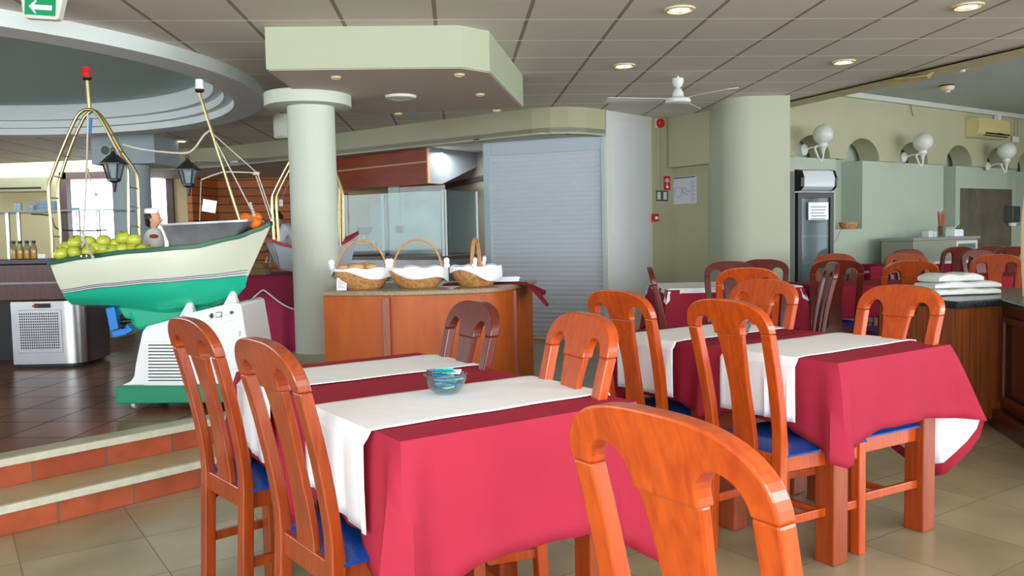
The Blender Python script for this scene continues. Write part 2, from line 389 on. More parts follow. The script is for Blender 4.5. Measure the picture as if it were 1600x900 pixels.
# shutter wall, white panel, corner
S0 = Vector((aty(763, 400, 10.25).x, 10.25)); S1 = Vector((aty(946, 400, 9.66).x, 9.66))
P1 = Vector(atz(1018, 183, HC)[:2]); P2 = Vector(atz(1052, 186, HC)[:2]); P3 = Vector(atz(1130, 172, HC)[:2])
sh = thing('roller_shutter', 'wide grey ribbed roller shutter closed beside the bread counter', 'shutter', (S0.x, S0.y, 0), math.atan2((S1-S0).y, (S1-S0).x))
L = (S1-S0).length
ns = 40; mb = MB(); vsl = []; sec = []
for i in range(ns):
    z = .02 + i*2.20/ns; hh = 2.20/ns
    for q in range(4):
        t = q/4; sec.append((z+hh*t, .02-.010*math.sin(PI*t)))
vs = []; fs = []
for z, y in sec: vs += [(.05, y, z), (L-.02, y, z)]
for i in range(len(sec)-1): fs.append((2*i, 2*i+1, 2*i+3, 2*i+2))
n = len(vs); vs += [(.05, .05, sec[0][0]), (L-.02, .05, sec[0][0]), (L-.02, .05, sec[-1][0]), (.05, .05, sec[-1][0])]
fs.append((n, n+3, n+2, n+1))
SHG = mat('shutter_grey', (204, 210, 218), .5)
MB().add(vs, fs).build('slat_curtain', SHG, sh)
MB().box((-.03, -.03, 0), (.06, .08, 2.35)).build('guide_rail', mat('pale_blue_frame', (186, 200, 208), .45), sh, bevel=.005)
MB().box((L-.03, -.03, 0), (L+.01, .08, 2.35)).build('guide_rail', MATS['pale_blue_frame'], sh, bevel=.005)
MB().box((.061, -.02, 2.19), (L-.031, .1, 2.35)).build('shutter_box', MATS['pale_blue_frame'], sh, bevel=.004)
Q1 = Vector((1.10, 9.60))
dp = thing('white_door_panel', 'tall white framed door panel between grey shutter and red alarm bell', 'panel', (Q1.x, Q1.y, 0), math.atan2((P1-Q1).y, (P1-Q1).x))
L2 = (P1-Q1).length
MB().box((0, 0, 0), (L2, .05, HC)).build('panel_frame', WPAINT, dp, bevel=.004)
MB().box((.11, -.008, .1), (L2-.09, .0, HC-.1)).build('panel_sheet', mat('pale_grey_sheet', (222, 228, 230), .45), dp, bevel=.003)
mb = MB(); wallseg(mb, P1, P2, 0, HC+.02, .1, 1); wallseg(mb, P2, P3+(P3-P2)*.6, 0, HC+.02, .1, 1)
mb.build('wall_corner', CREAM, kind='structure')
a = P2+(P3-P2)*.04
mb = MB(); wallseg(mb, a, P3+(P3-P2)*.1, 2.02, HC, .12, -1); mb.build('wall_corner_boxing', CREAM, bevel=.004, kind='structure')
# shell, unseen sides: wall strips leaving window bands open to the sky
mb = MB(); mb.box((-15, -3.2, 0), (13, -3, .75)).box((-15, -3.2, 2.5), (13, -3, HC2+.1))
for x in (-15, -8, -5.6, 6.4, 12.6): mb.box((x, -3.2, .7), (x+.4, -3, 2.6))
mb.build('wall_back', CREAM, kind='structure')
mb = MB(); mb.box((11, -3, 0), (11.2, 19, .6)).box((11, -3, 2.7), (11.2, 19, HC2+.1))
for y in (-3, 1, 5, 9.3): mb.box((11, y, .5), (11.2, y+.2, 2.8))
mb.box((11, 9.4, .5), (11.2, 19, 2.8)); mb.build('wall_right_side', CREAM, kind='structure')
mb = MB(); mb.box((-13.2, -3, 0), (-13, 16, .9)).box((-13.2, -3, 2.4), (-13, 16, HC+.3)).box((-13.2, -3, .8), (-13, 3, 2.5)).box((-13.2, 10.5, .8), (-13, 16, 2.5))
mb.build('wall_left', CREAM, kind='structure')
# far left wall with two bright windows
YB = 15.1
def bx(x): return aty(x, 300, YB).x
xw0, xw1, xw2, xw3 = bx(96), bx(206), bx(221), bx(272)
mb = MB(); mb.box((-13.2, YB, 0), (xw0, YB+.2, HC+.1)).box((xw0, YB, 2.5), (xw3, YB+.2, HC+.1)).box((xw0, YB, 0), (xw3, YB+.2, .85)).box((xw1, YB, .8), (xw2, YB+.2, 2.6)).box((xw3, YB, 0), (bx(318), YB+.2, HC+.1))
mb.build('wall_far', mat('yellow_cream_paint', (214, 204, 160), .7), kind='structure')
MB().box((-15, 15.3, HC), (4, 19, HC+.1)).build('ceiling_far', CREAM, kind='structure')
FRM = mat('brown_window_frame', (94, 78, 74), .5)
for i, (a, b) in enumerate(((xw0, xw1), (xw2, xw3))):
    wd = thing('window_%d' % (i+1), 'bright far window', 'window', (0, YB, 0)); wd['kind'] = 'structure'; del wd['category']; del wd['label']
    mb = MB(); mb.box((a, -.06, .85), (a+.12, .1, 2.5)).box((b-.12, -.06, .85), (b, .1, 2.5)).box((a, -.06, 2.38), (b, .1, 2.5)).box((a, -.06, .85), (b, .1, .93))
    mb.build('window_frame', FRM, wd); MB().box((a+.1, .02, .9), (b-.1, .03, 2.42)).build('window_pane', GLASSW, wd)
# plank wall of the kitchen behind
PLK = tiles('orange_cedar_planks', ((182, 102, 50), (208, 126, 66)), (96, 48, 24), 2.6, .145, .003, rough=.5, bump=.3, brick=.37, mottle=.2, mscale=4, gapy=.014)
px0 = aty(312, 300, 15.2).x
mb = MB().box((0, 0, 0), (9, 2.4, .1)); o = mb.build('wall_kitchen_planks', PLK, kind='structure'); o.rotation_euler = (PI/2, 0, 0); o.location = (px0, 15.4, 0)
mb = MB().box((0, 0, 0), (1.2, 2.4, .1)); o = mb.build('wall_kitchen_planks_side', PLK, kind='structure'); o.rotation_euler = (PI/2, 0, math.radians(75)); o.location = (px0, 14.6, 0)
MB().box((-6.2, 16.4, 2.36), (3, 19, 2.41)).build('ceiling_kitchen_rear', MATS['kitchen_ceiling_paint'], kind='structure')
# kitchen side wall (pale) right of the hood
mb = MB(); wallseg(mb, (aty(690, 300, 12.6).x, 12.6), (S0.x+.3, 10.6), 0, 2.4, .1, 1); mb.build('wall_kitchen_side', mat('pale_kitchen_wall', (176, 170, 160), .6), kind='structure')

# ---- right wall with arcade
W0 = Vector((4.41, 11.2)); WT = Vector((.8218, .5697)); WANG = math.atan2(WT.y, WT.x); WN = Vector((-WT.y, WT.x))
def ws(x, y=250):
    p = onwall(x, y, W0, WT); return (p.to_2d()-W0).dot(WT), p.z
zl = 2.15
SL, SR = -2.1, 8.5
def arcadepoly(): pass
holes = []   # (s0, s1, zbottom, ztop)
for xa, xb, yt, deep in ((1243, 1297, 211, 0), (1322, 1374, 216, 1), (1404, 1450, 222, 0), (1478, 1519, 227, 1), (1541, 1578, 231, 0), (1590, 1624, 236, 1)):
    sa, _ = ws(xa); sb, _ = ws(xb); _, zt = ws((xa+xb)/2, yt); holes.append((sa, sb, zt, deep))
bm = bmesh.new()
ZT = HC2
edges = []
def loop(pts):
    v = [bm.verts.new((p[0], 0, p[1])) for p in pts]; 
    return [bm.edges.new((v[i], v[(i+1) % len(v)])) for i in range(len(v))]
# upper wall band: bottom edge at ledge zl with arches cut in (arches are notches open downward)
pts = [(SL, ZT), (SL, zl)]
for sa, sb, zt, deep in holes:
    r = (sb-sa)/2; c = (sa+sb)/2; rise = zt-zl
    pts += [(sa, zl)] + [(c-r*math.cos(PI*k/20), zl+rise*math.sin(PI*k/20)) for k in range(1, 20)] + [(sb, zl)]
pts += [(SR, zl), (SR, ZT)]
loop(pts); bmesh.ops.triangle_fill(bm, edges=bm.edges[:], use_beauty=False)
r = bmesh.ops.extrude_face_region(bm, geom=bm.faces[:])
for v in [g for g in r['geom'] if isinstance(g, bmesh.types.BMVert)]: v.co.y += .30
bmesh.ops.recalc_face_normals(bm, faces=bm.faces)
me = D.meshes.new('wall_right_arcade'); bm.to_mesh(me); bm.free(); me.materials.append(CREAM)
o = struct(D.objects.new('wall_right_arcade', me)); C.objects.link(o); o.location = (W0.x, W0.y, 0); o.rotation_euler = (0, 0, WANG)
# lower blocks, slightly set back, between niches
mb = MB()
niches = [h for h in holes if h[3]]
n2a = ws(1312)[0]; n2b = ws(1354)[0]; n4a = ws(1482)[0]; n4b = ws(1500)[0]; n6a = ws(1581)[0]; n6b = ws(1625)[0]
zs = ws(1330, 358)[1]
for a, b in ((SL, n2a), (n2b, n4a-.02), (n4b, n6a), (n6b, SR)):
    mb.box((a, .06, 0), (b, .40, zl+.0))
for a, b in ((n2a, n2b), (n4a-.02, n4b), (n6a, n6b)): mb.box((a, .06, 0), (b, .40, zs))
mb.box((SL, .38, 0), (SR, .5, ZT))
mb.build('wall_right', mat('pale_sage_cream_paint', (182, 194, 178), .7, var=.02), loc=(W0.x, W0.y, 0), rotz=WANG, kind='structure')
mb = MB().box((SL+.6, -.07, HC2-.075), (SR, .0, HC2-.03)).box((SL+.6, -.04, HC2-.03), (SR, .0, HC2)); mb.build('trim_5', mat('white_trunking', (206, 208, 200), .5), loc=(W0.x, W0.y, 0), rotz=WANG, kind='structure')
def onw(x, y, k=0.0):
    """point on the right wall, pulled k metres into the room"""
    P = W0-WN*k; return onwall(x, y, P, WT)

# ================================================================== DINING CHAIRS
def by(z):     # backward lean of the chair back
    t = max(0, z-.44)/.56
    return -.205 - .11*t**1.5 - .02*max(0, .44-z)/.44
def zs_(a, b, n): return [a+(b-a)*i/n for i in range(n+1)]
def rectloft(secs):
    return MB().loft([[(x-w_/2, y-t/2, z), (x+w_/2, y-t/2, z), (x+w_/2, y+t/2, z), (x-w_/2, y+t/2, z)] for z, x, w_, y, t in secs])
def make_chair(label, wm, group):
    t = thing('dining_chair', label, 'chair', group=group)
    for s in (-1, 1):
        secs = [(z, s*(.166+.016*max(0, z-.4)/.48), .046, by(z), .034 + (.006 if z < .46 else 0)) for z in zs_(0, .885, 14)]
        rectloft(secs).build('rear_leg', wm, t, bevel=.005)
    out = []
    for k in range(0, 33):
        a = PI - PI*k/32; c_, s_ = math.cos(a), math.sin(a)
        out.append((.205*abs(c_)**(.72)*(1 if c_ > 0 else -1), .885+.115*abs(s_)**(.80)))
    inn = [(.205, .885), (.159, .885)]
    for k in range(1, 12):
        a = PI*k/12; inn.append((.1125+.0465*math.cos(a), .885+.048*math.sin(a)))
    inn += [(.066, .884), (.066, .868)]
    inn += [(-x, z) for x, z in reversed(inn)]
    poly = out + inn[1:-1]
    n = len(poly); th = .036; vs = []
    for sy in (-1, 1):
        vs += [(x, by(z)+sy*th/2, z) for x, z in poly]
    fs = [tuple(range(n)), tuple(reversed(range(n, 2*n)))] + [(i, (i+1) % n, n+(i+1) % n, n+i) for i in range(n)]
    MB().add(vs, fs).build('crest_rail', wm, t, bevel=.0045)
    def sw(z):
        q = (z-.44)/.43
        return .126 if q > .97 else .092+.034*max(0, (q-.55)/.45)**1.4+.022*max(0, (.45-q)/.45)**1.3
    rectloft([(z, 0, sw(z), by(z)+.002, .022) for z in zs_(.43, .869, 14)]).build('splat', wm, t, bevel=.004)
    for s in (-1, 1):
        rectloft([(z, s*.182, .040, .205, .040) for z in (0, .2, .435)]).build('front_leg', wm, t, bevel=.004)
    mb = MB()
    mb.box((-.165, .188, .375), (.165, .214, .44)).box((-.15, -.215, .375), (.15, -.19, .44))
    for s in (-1, 1):
        mb.add([(s*.158-.012, -.19, .375), (s*.158+.012, -.19, .375), (s*.182+.012, .19, .375), (s*.182-.012, .19, .375), (s*.158-.012, -.19, .44), (s*.158+.012, -.19, .44), (s*.182+.012, .19, .44), (s*.182-.012, .19, .44)],
               [(0,3,2,1),(4,5,6,7),(0,1,5,4),(1,2,6,5),(2,3,7,6),(3,0,4,7)])
    mb.build('seat_rail', wm, t, bevel=.003)
    # cushion
    N = 10; vs = []; fs = []
    for j in range(N+1):
        for i in range(N+1):
            u = i/N*2-1; v = j/N*2-1; w2 = .192+.018*(v+1)/2
            e = (1-abs(u)**4)*(1-abs(v)**4)
            vs.append((u*w2, .012+v*.208, .444+.030*max(0, e)**.45))
    for j in range(N):
        for i in range(N): fs.append((j*(N+1)+i, j*(N+1)+i+1, (j+1)*(N+1)+i+1, (j+1)*(N+1)+i))
    nb = len(vs); vs += [(x, y, .437) for x, y, z in vs]
    fs += [tuple(nb+i for i in reversed(f)) for f in fs[:N*N]]
    rim = [i for i in range(N+1)] + [(j+1)*(N+1)+N for j in range(N)] + [N*(N+1)+N-1-i for i in range(N)] + [(N-1-j)*(N+1) for j in range(N-1)]
    for k in range(len(rim)):
        a, b = rim[k], rim[(k+1) % len(rim)]; fs.append((a, b, nb+b, nb+a))
    MB().add(vs, fs).build('seat', SEAT, t, smooth=True)
    for s in (-1, 1):
        a = (s*.168, -.2, .20); b = (s*.182, .19, .20)
        mb = MB().add([(a[0]-.009, a[1], .182), (a[0]+.009, a[1], .182), (b[0]+.009, b[1], .182), (b[0]-.009, b[1], .182), (a[0]-.009, a[1], .214), (a[0]+.009, a[1], .214), (b[0]+.009, b[1], .214), (b[0]-.009, b[1], .214)],
                      [(0,3,2,1),(4,5,6,7),(0,1,5,4),(1,2,6,5),(2,3,7,6),(3,0,4,7)])
        mb.build('stretcher', wm, t, bevel=.002)
    MB().box((-.166, -.01, .186), (.166, .01, .212)).build('stretcher', wm, t, bevel=.002)
    return t
chair0 = None
FU = (U2.x, U2.y)
def chair(crest, face, label, wm, group, z=1.0):
    """crest: pixel of the top middle of the crest rail, face: direction the sitter looks"""
    global chair0
    p = atz(*crest, z) if not isinstance(crest, Vector) else crest
    f = Vector(face).normalized(); c = p.to_2d() + f*.315
    rz = math.atan2(-f.x, f.y)
    if chair0 is None:
        chair0 = make_chair(label, W_OR, group); chair0.location = (c.x, c.y, 0); chair0.rotation_euler = (0, 0, rz); r = chair0
    else: r = dup(chair0, (c.x, c.y, 0), rz, label, group)
    if wm != W_OR: remat(r, W_OR, wm)
    return r
nFU = (-FU[0], -FU[1])
g1 = 'chairs around the near pair of tables'; g2 = 'chairs around the right pair of tables'; g3 = 'chairs in the back of the dining room'
chair((1020, 640), FU, 'orange wooden chair nearest the camera with only its tall backrest in view', W_OR, 'chairs in the foreground')
chair((405, 529), (.80, .60), 'brown wooden chair with blue seat at the near left corner of the near table', W_OR2, g1)
chair((291, 496), (.768, .64), 'leftmost wooden chair, beside the steps and in front of the white boat stand', W_OR2, g1)
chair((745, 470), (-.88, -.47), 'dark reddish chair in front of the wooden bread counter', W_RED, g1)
chair((917, 489), (-.917, -.40), 'light orange chair in front of the foot of the grey shutter', W_OR, g1)
chair((962, 453), FU, 'orange chair with its back to the white door panel, left of the right tables', W_OR, g2)
chair((1130, 467), (.86, .51), 'orange chair with blue seat half hidden under the right table white runner', W_OR, g2)
chair((1197, 436), nFU, 'orange chair at the far end of the right tables, behind the second sugar bowl', W_OR, g2)
chair((1412, 445), (-.888, -.46), 'orange chair between the right table and the granite topped wooden bar', W_OR, g2)
chair((1168, 418), (.25, 1), 'orange chair in front of the square table beside the oblong column', W_OR, g3)
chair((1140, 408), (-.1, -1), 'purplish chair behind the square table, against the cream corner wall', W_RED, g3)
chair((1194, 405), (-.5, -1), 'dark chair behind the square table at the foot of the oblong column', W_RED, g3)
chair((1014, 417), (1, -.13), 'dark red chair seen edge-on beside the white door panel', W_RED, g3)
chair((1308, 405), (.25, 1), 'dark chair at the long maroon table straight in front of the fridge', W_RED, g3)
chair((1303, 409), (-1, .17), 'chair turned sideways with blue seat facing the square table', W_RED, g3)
chair((1303, 396), (0, -1), 'chair on the wall side of the maroon table below the fridge door', W_OR2, g3)
chair((1424, 407), (.1, 1), 'chair just behind the dark granite bar with its crest above the orange chair', W_OR2, g3)
chair((1414, 395), (0, -1), 'orange brown chair on the wall side of the maroon table left of the sideboard', W_OR2, g3)
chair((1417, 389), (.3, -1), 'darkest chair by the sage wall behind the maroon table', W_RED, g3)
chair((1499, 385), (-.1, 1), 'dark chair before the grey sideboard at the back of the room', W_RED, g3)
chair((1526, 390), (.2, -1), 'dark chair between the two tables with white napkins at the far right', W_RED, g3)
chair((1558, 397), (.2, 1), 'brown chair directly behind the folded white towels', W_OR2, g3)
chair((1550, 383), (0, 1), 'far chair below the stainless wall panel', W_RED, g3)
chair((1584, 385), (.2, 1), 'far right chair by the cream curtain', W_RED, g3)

# ================================================================== TABLES AND CLOTHS
def make_table(label, W, L, loc, rz, group, wm=None, leg=.075, inset=.05):
    wm = wm or W_OR2
    t = thing('dining_table', label, 'table', loc, rz, group)
    MB().box((-W/2+.01, -L/2+.01, TZ-.035), (W/2-.01, L/2-.01, TZ-.006)).build('table_top', wm, t, bevel=.004)
    mb = MB(); a = W/2-inset-.02; b = L/2-inset-.02
    mb.box((-a, -b, TZ-.11), (a, -b+.02, TZ-.035)).box((-a, b-.02, TZ-.11), (a, b, TZ-.035)).box((-a, -b+.021, TZ-.11), (-a+.02, b-.021, TZ-.035)).box((a-.02, -b+.021, TZ-.11), (a, b-.021, TZ-.035))
    mb.build('apron', wm, t)
    for sx in (-1, 1):
        for sy in (-1, 1):
            MB().cbox((sx*(W/2-inset-leg/2), sy*(L/2-inset-leg/2), (TZ-.035)/2), (leg, leg, TZ-.036)).build('leg', wm, t, bevel=.005)
    return t
def _none(e, s, ln): return None
def cloth(label, W, L, loc, rz, m, drop=.3, corners=((.1, .4),)*4, sides=(1, 1, 1, 1), group=None, lining=True, seed=1, name='tablecloth', amp=.006, dropf=_none, fold=0.0):
    """corners, in order (-x,-y), (x,-y), (x,y), (-x,y): outward flare in metres and extra drop fraction; sides: front, right, back, left"""
    rnd = random.Random(seed); W += .012; L += .012
    z0 = .002
    cs = [(-W/2, -L/2), (W/2, -L/2), (W/2, L/2), (-W/2, L/2)]
    P = []       # perimeter samples: pos, normal, drop, (corner weight, diag, cornerindex), s
    for e in range(4):
        a = Vector(cs[e]); b = Vector(cs[(e+1) % 4]); d = (b-a); ln = d.length; d.normalize(); n = Vector((d.y, -d.x)); k = int(ln/.022)
        for i in range(k):
            s = ln*i/k; p = a+d*s
            da, db = s, ln-s; cw, ci = 0, None
            rA, rB = (.20 if corners[e][0] > .05 else .10), (.20 if corners[(e+1) % 4][0] > .05 else .10)
            if da < rA: cw = 1-da/rA; ci = e
            elif db < rB: cw = 1-db/rB; ci = (e+1) % 4
            P.append((p, n, e, cw, ci, s))
    ph = [rnd.uniform(0, 6.28) for _ in range(12)]
    K = 9
    def ring(t, inset=0.0):
        pts = []
        for p, n, e, cw, ci, s in P:
            dr = drop*sides[e]
            lob = 0; dv = Vector((0, 0))
            if ci is not None:
                fl, ex = corners[ci]; c = Vector(cs[ci]); dg = Vector((math.copysign(1, c.x), math.copysign(1, c.y))).normalized()
                wv = cw*cw*(3-2*cw)
                dv = dg*fl*wv*t**.9 - (n if True else 0)*0
                dr = drop*(1+ex*cw**1.3) if (fl > .02 or sides[e] > 0) else dr
                if sides[e] == 0: dr = drop*(1+ex*cw**1.3)*max(0, cw-.35)/.65
                # pinch next to the corner fold
                lob = -.012*t*math.sin(PI*cw)**2
                sc_ = (1-cw)*(.20 if fl > .05 else .10)
                if fold and fl > .02: lob += fold*t*(1.2*math.exp(-((sc_-.028)/.022)**2)-.9*math.exp(-((sc_-.085)/.024)**2))
            dq = dropf(e, s, 0)
            if dq is not None: dr = dq
            rip = amp*t*(math.sin(s*19+ph[e])+.6*math.sin(s*43+ph[e+4]))*(1-cw)
            r0 = .008*(1-math.exp(-t*14))
            q = p + n*(r0+rip+lob-inset+.012*t) + dv
            zz = z0 - dr*t - (0.004 if t > 0 else 0)
            pts.append((q.x, q.y, zz))
        return pts
    T = [0, .03, .08]+[(i/K) for i in range(1, K+1)]
    rings = [[(p.x, p.y, z0) for p, *_ in P]] + [ring(t) for t in T[1:]]
    n = len(P); vs = [q for r in rings for q in r]; fs = []
    for j in range(len(rings)-1):
        for i in range(n): fs.append((j*n+i, j*n+(i+1) % n, (j+1)*n+(i+1) % n, (j+1)*n+i))
    vs.append((0, 0, z0)); cI = len(vs)-1
    for i in range(n): fs.append((cI, i, (i+1) % n))
    o = MB().add(vs, fs).build(name, m, smooth=True, loc=loc, rotz=rz)
    sm = o.modifiers.new('thickness', 'SOLIDIFY'); sm.thickness = .0018; sm.offset = -1
    tag(o, label, 'tablecloth', group)
    if lining:
        T2 = [.12, .3, .5, .7, .8, .91]
        rg = [ring(t, .004) for t in T2]; vs = [q for r in rg for q in r]; fs = []
        for j in range(len(rg)-1):
            for i in range(n): fs.append((j*n+i, (j+1)*n+i, (j+1)*n+(i+1) % n, j*n+(i+1) % n))
        me = MB().add(vs, fs); l = me.build('lining', WHITE, o, smooth=True, label='white lining inside the hanging cloth')
        sm = l.modifiers.new('thickness', 'SOLIDIFY'); sm.thickness = .001; sm.offset = 1
    return o
def runner(label, W, w_, loc, rz, dropL, dropR, y0=0, group=None, skew=0.0, seed=3, shiftL=0):
    """white strip across the table along x, hanging over both ends"""
    rnd = random.Random(seed); ph = rnd.uniform(0, 6)
    path = []
    zt = .0072; W2 = W/2+.016
    for i in range(9): path.append((-W2-.020-.004*i/8, -dropL*(1-i/9)+0, 1))
    path += [(-W2-.012, -.012, 0), (-W2-.003, zt-.002, 0)]
    for i in range(1, 20): path.append((-W2+2*W2*i/20, zt, 0))
    path += [(W2+.003, zt-.002, 0), (W2+.012, -.012, 0)]
    for i in range(9): path.append((W2+.020+.004*i/8, -dropR*(i+1)/9, 1))
    NV = 24; vs = []; fs = []
    for a, (x, z, hang) in enumerate(path):
        for j in range(NV+1):
            v = j/NV-.5
            edge = .003*math.sin(x*21+ph+j*0)*(1 if abs(v) > .45 else 0)
            rip = (.004*math.sin(v*30+ph)+.003*math.sin(v*57)) * min(1, abs(z)/.12) if hang else 0
            sgn = -1 if x < 0 else 1
            zz = z - (skew*v*abs(z)/max(dropL, .01) if hang and x < 0 else 0)
            vs.append((x+sgn*abs(rip)*1.4, y0+v*w_+edge+skew*0, zz))
    for a in range(len(path)-1):
        for j in range(NV): fs.append((a*(NV+1)+j, (a+1)*(NV+1)+j, (a+1)*(NV+1)+j+1, a*(NV+1)+j+1))
    o = MB().add(vs, fs).build('table_runner', WHITE, smooth=True, loc=loc, rotz=rz)
    sm = o.modifiers.new('thickness', 'SOLIDIFY'); sm.thickness = .0015; sm.offset = 1
    return tag(o, label, 'table runner', group)
def tpos(FL, a, b): return (FL.x+U2.x*a+V2.x*b, FL.y+U2.y*a+V2.y*b)
AF = atz(627, 690, TZ); TW, TL = .735, .655
for i, (b, tl, cl, rl) in enumerate(((TL/2, 'nearest table, legs showing below the crimson cloth', 'crimson cloth on the nearest table, with a tall fold at its front corner', 'white runner under the near glass sugar bowl'),
                            (TL*1.5+.012, 'table behind the nearest one, in front of the bread counter', 'crimson cloth on the table by the bread counter', 'white runner on the table by the bread counter'))):
    x, y = tpos(AF, TW/2, b)
    make_table(tl, TW, TL, (x, y, 0), ANG, 'near pair of tables')
    cloth(cl, TW, TL, (x, y, TZ), ANG, RED, drop=.33, fold=.034, corners=((.06, .5), (.07, .45), (.03, .1), (.03, .1)) if i == 0 else ((.03, .1), (.03, .1), (.07, .4), (.07, .4)),
          sides=(1, .9, 0, .79) if i == 0 else (0, .9, 1, .79), seed=5+i, group='crimson cloths on the near tables')
    runner(rl, TW, .40 if i == 0 else .36, (x, y, TZ), ANG, .235, .25, y0=-.0 if i == 0 else .03, seed=i, skew=-.04)
def bdrop(e, s, ln):
    if e != 1: return None
    if s < .10: return .30+.27*(s/.10)**.8
    return .57-.17*min(1, (s-.10)/.28)
BF = atz(1308, 568, TZ); BW, BL = .735, .62
for i, (b, tl, cl, rl) in enumerate(((BL/2, 'right-hand front table, square legs showing beside the tiled floor', 'crimson cloth with lifted white lined corner on the right-hand front table', 'white runner on the right-hand front table'),
                            (BL*1.5+.012, 'right-hand rear table under the second sugar bowl', 'crimson cloth on the right-hand rear table', 'white runner under the second sugar bowl'))):
    x, y = tpos(BF, BW/2, b)
    make_table(tl, BW, BL, (x, y, 0), ANG, 'right pair of tables', leg=.085, inset=.03)
    cloth(cl, BW, BL, (x, y, TZ), ANG, RED if i == 0 else REDD, drop=.27, corners=((.08, .30), (.125, .12), (.03, .1), (.03, .1)) if i == 0 else ((.03, .1), (.03, .1), (.08, .5), (.08, .5)),
          sides=(1, 1.45, 0, .93) if i == 0 else (0, 1.3, 1, .93), seed=15+i, fold=.014, dropf=(bdrop if i == 0 else _none), group='crimson cloths on the right tables')
    runner(rl, BW, .36, (x, y, TZ), ANG, .235, .24, seed=7+i, y0=.02)
# back tables
p = atz(1043, 455, TZ); q = atz(1270, 452, TZ)
CW = 1.12; ccx = (p.x+q.x)/2; ccy = 7.32
make_table('square table beside the oblong column', CW, .78, (ccx, ccy, 0), .03, 'tables in the back of the room', W_DK)
cloth('crimson cloth with white overlay on the table beside the oblong column', CW, .78, (ccx, ccy, TZ), .03, RED, drop=.30, corners=((.09, .45),)*4, seed=31, lining=False)
cloth('short white overlay cloth on the table beside the oblong column', CW-.02, .76, (ccx, ccy, TZ+.012), .03, WHITE, drop=.035, corners=((.04, 2.6),)*4, seed=33, lining=False, name='overlay_cloth')
for (x0, x1, y0, y1, tl, cl, mm) in ((2.52, 3.95, 6.98, 7.68, 'long table in front of the fridge', 'plain maroon cloth on the long table in front of the fridge', REDD),
                                (3.62, 4.25, 6.35, 6.75, None, None, None),
                                (3.95, 5.35, 7.85, 8.5, 'table behind the folded towels', 'maroon cloth on the table behind the folded towels', REDD),
                                (4.6, 6.3, 10.55, 11.15, 'table before the grey sideboard', 'maroon cloth on the table before the grey sideboard', REDD)):
    if not tl: continue
    make_table(tl, x1-x0, y1-y0, ((x0+x1)/2, (y0+y1)/2, 0), .02, 'tables in the back of the room', W_DK)
    cloth(cl, x1-x0, y1-y0, ((x0+x1)/2, (y0+y1)/2, TZ), .02, mm, drop=.26, corners=((.07, .4),)*4, seed=int(x0*10), lining=False)
def napkin(x, y, Y, wd, label, hgt=.03):
    p = aty(x, y, Y); mb = MB()
    for k in range(3): mb.cbox((0.01*k, .005*k, hgt*(k+.5)/3), (wd-.02*k, .16-.01*k, hgt/3*.9), Matrix.Rotation(.06*k, 4, 'Z'))
    o = mb.build('folded_napkin', WHITE, loc=(p.x, Y, TZ+.004), bevel=.006); return tag(o, label, 'napkin', 'folded white napkins on back tables')
napkin(1472, 419, 10.75, .34, 'folded white napkin on the far table left of the sideboard')
napkin(1512, 418, 10.8, .24, 'folded white napkin on the far table below the straw jar')
napkin(1577, 418, 10.8, .30, 'folded white napkin on the far right table')
# sugar bowls
def bowl(p, label, seed):
    t = thing('sugar_bowl', label, 'bowl', p, 0, 'glass bowls of sugar packets')
    MB().lathe([(.028, 0), (.034, .004), (.052, .02), (.062, .042), (.064, .056), (.067, .058), (.066, .062), (.061, .060), (.058, .042), (.048, .022), (.03, .008), (.0, .007)], 28, cap=False).build('glass_bowl', glassm('bowl_glass', (225, 238, 240), .03, .05), t, smooth=True)
    rnd = random.Random(seed)
    cols = [mat('packet_green', (40, 160, 110), .5), mat('packet_blue', (36, 110, 170), .5), mat('packet_white', (225, 235, 235), .5), mat('packet_cyan', (80, 185, 200), .5)]
    for k in range(22):
        a = rnd.uniform(0, 6.28); r = rnd.uniform(0, .028); z = .016+.0027*k
        M = Matrix.Translation((r*math.cos(a), r*math.sin(a), z)) @ Matrix.Rotation(rnd.uniform(0, 6.28), 4, 'Z') @ Matrix.Rotation(rnd.uniform(-.4, .7), 4, 'X')
        MB().cbox((0, 0, 0), (.055, .030, .004), M).build('sugar_packet', cols[k % 4], t, bevel=.001)
bp = atz(697, 620, TZ); bowl((bp.x, bp.y, TZ+.0105), 'small glass bowl of sugar packets on the nearest table', 1)
bp = atz(1153, 529, TZ); bowl((bp.x, bp.y+.02, TZ+.0105), 'small glass bowl of sugar packets on the right-hand rear table', 2)

# ================================================================== BREAD COUNTER AND BASKETS
CH = .89
cf = [(-1.285, 5.74), (-.75, 5.62), (-.40, 5.66), (-.18, 5.74), (-.06, 5.88), (.02, 6.12), (.10, 6.42)]
bc = thing('bread_counter', 'curved honey wood counter with speckled granite top holding three bread baskets', 'counter', (0, 0, 0))
body = cf + [(.16, 6.62), (-1.285, 6.62)]
def arcpts(pts, n=4):
    out = []
    for i in range(len(pts)-1):
        for k in range(n):
            t = k/n; p0 = Vector(pts[max(i-1, 0)]); p1 = Vector(pts[i]); p2 = Vector(pts[i+1]); p3 = Vector(pts[min(i+2, len(pts)-1)])
            q = .5*((2*p1)+(p2-p0)*t+(2*p0-5*p1+4*p2-p3)*t*t+(3*p1-p0-3*p2+p3)*t**3); out.append((q.x, q.y))
    return out+[pts[-1]]
fr = arcpts(cf)
MB().prism(fr+[(.16, 6.62), (-1.285, 6.62)], .0, CH-.035).build('counter_body', W_PANEL, bc, smooth=True)
GR = mat('speckled_granite', (150, 132, 104), .3, var=.45, vscale=120)
ge = [(p[0]+(.0 if i < 3 else .02), p[1]-.035) for i, p in enumerate(fr)]
MB().prism(ge+[(.20, 6.62), (-1.285, 6.62)], CH-.033, CH).build('granite_top', GR, bc, bevel=.008)
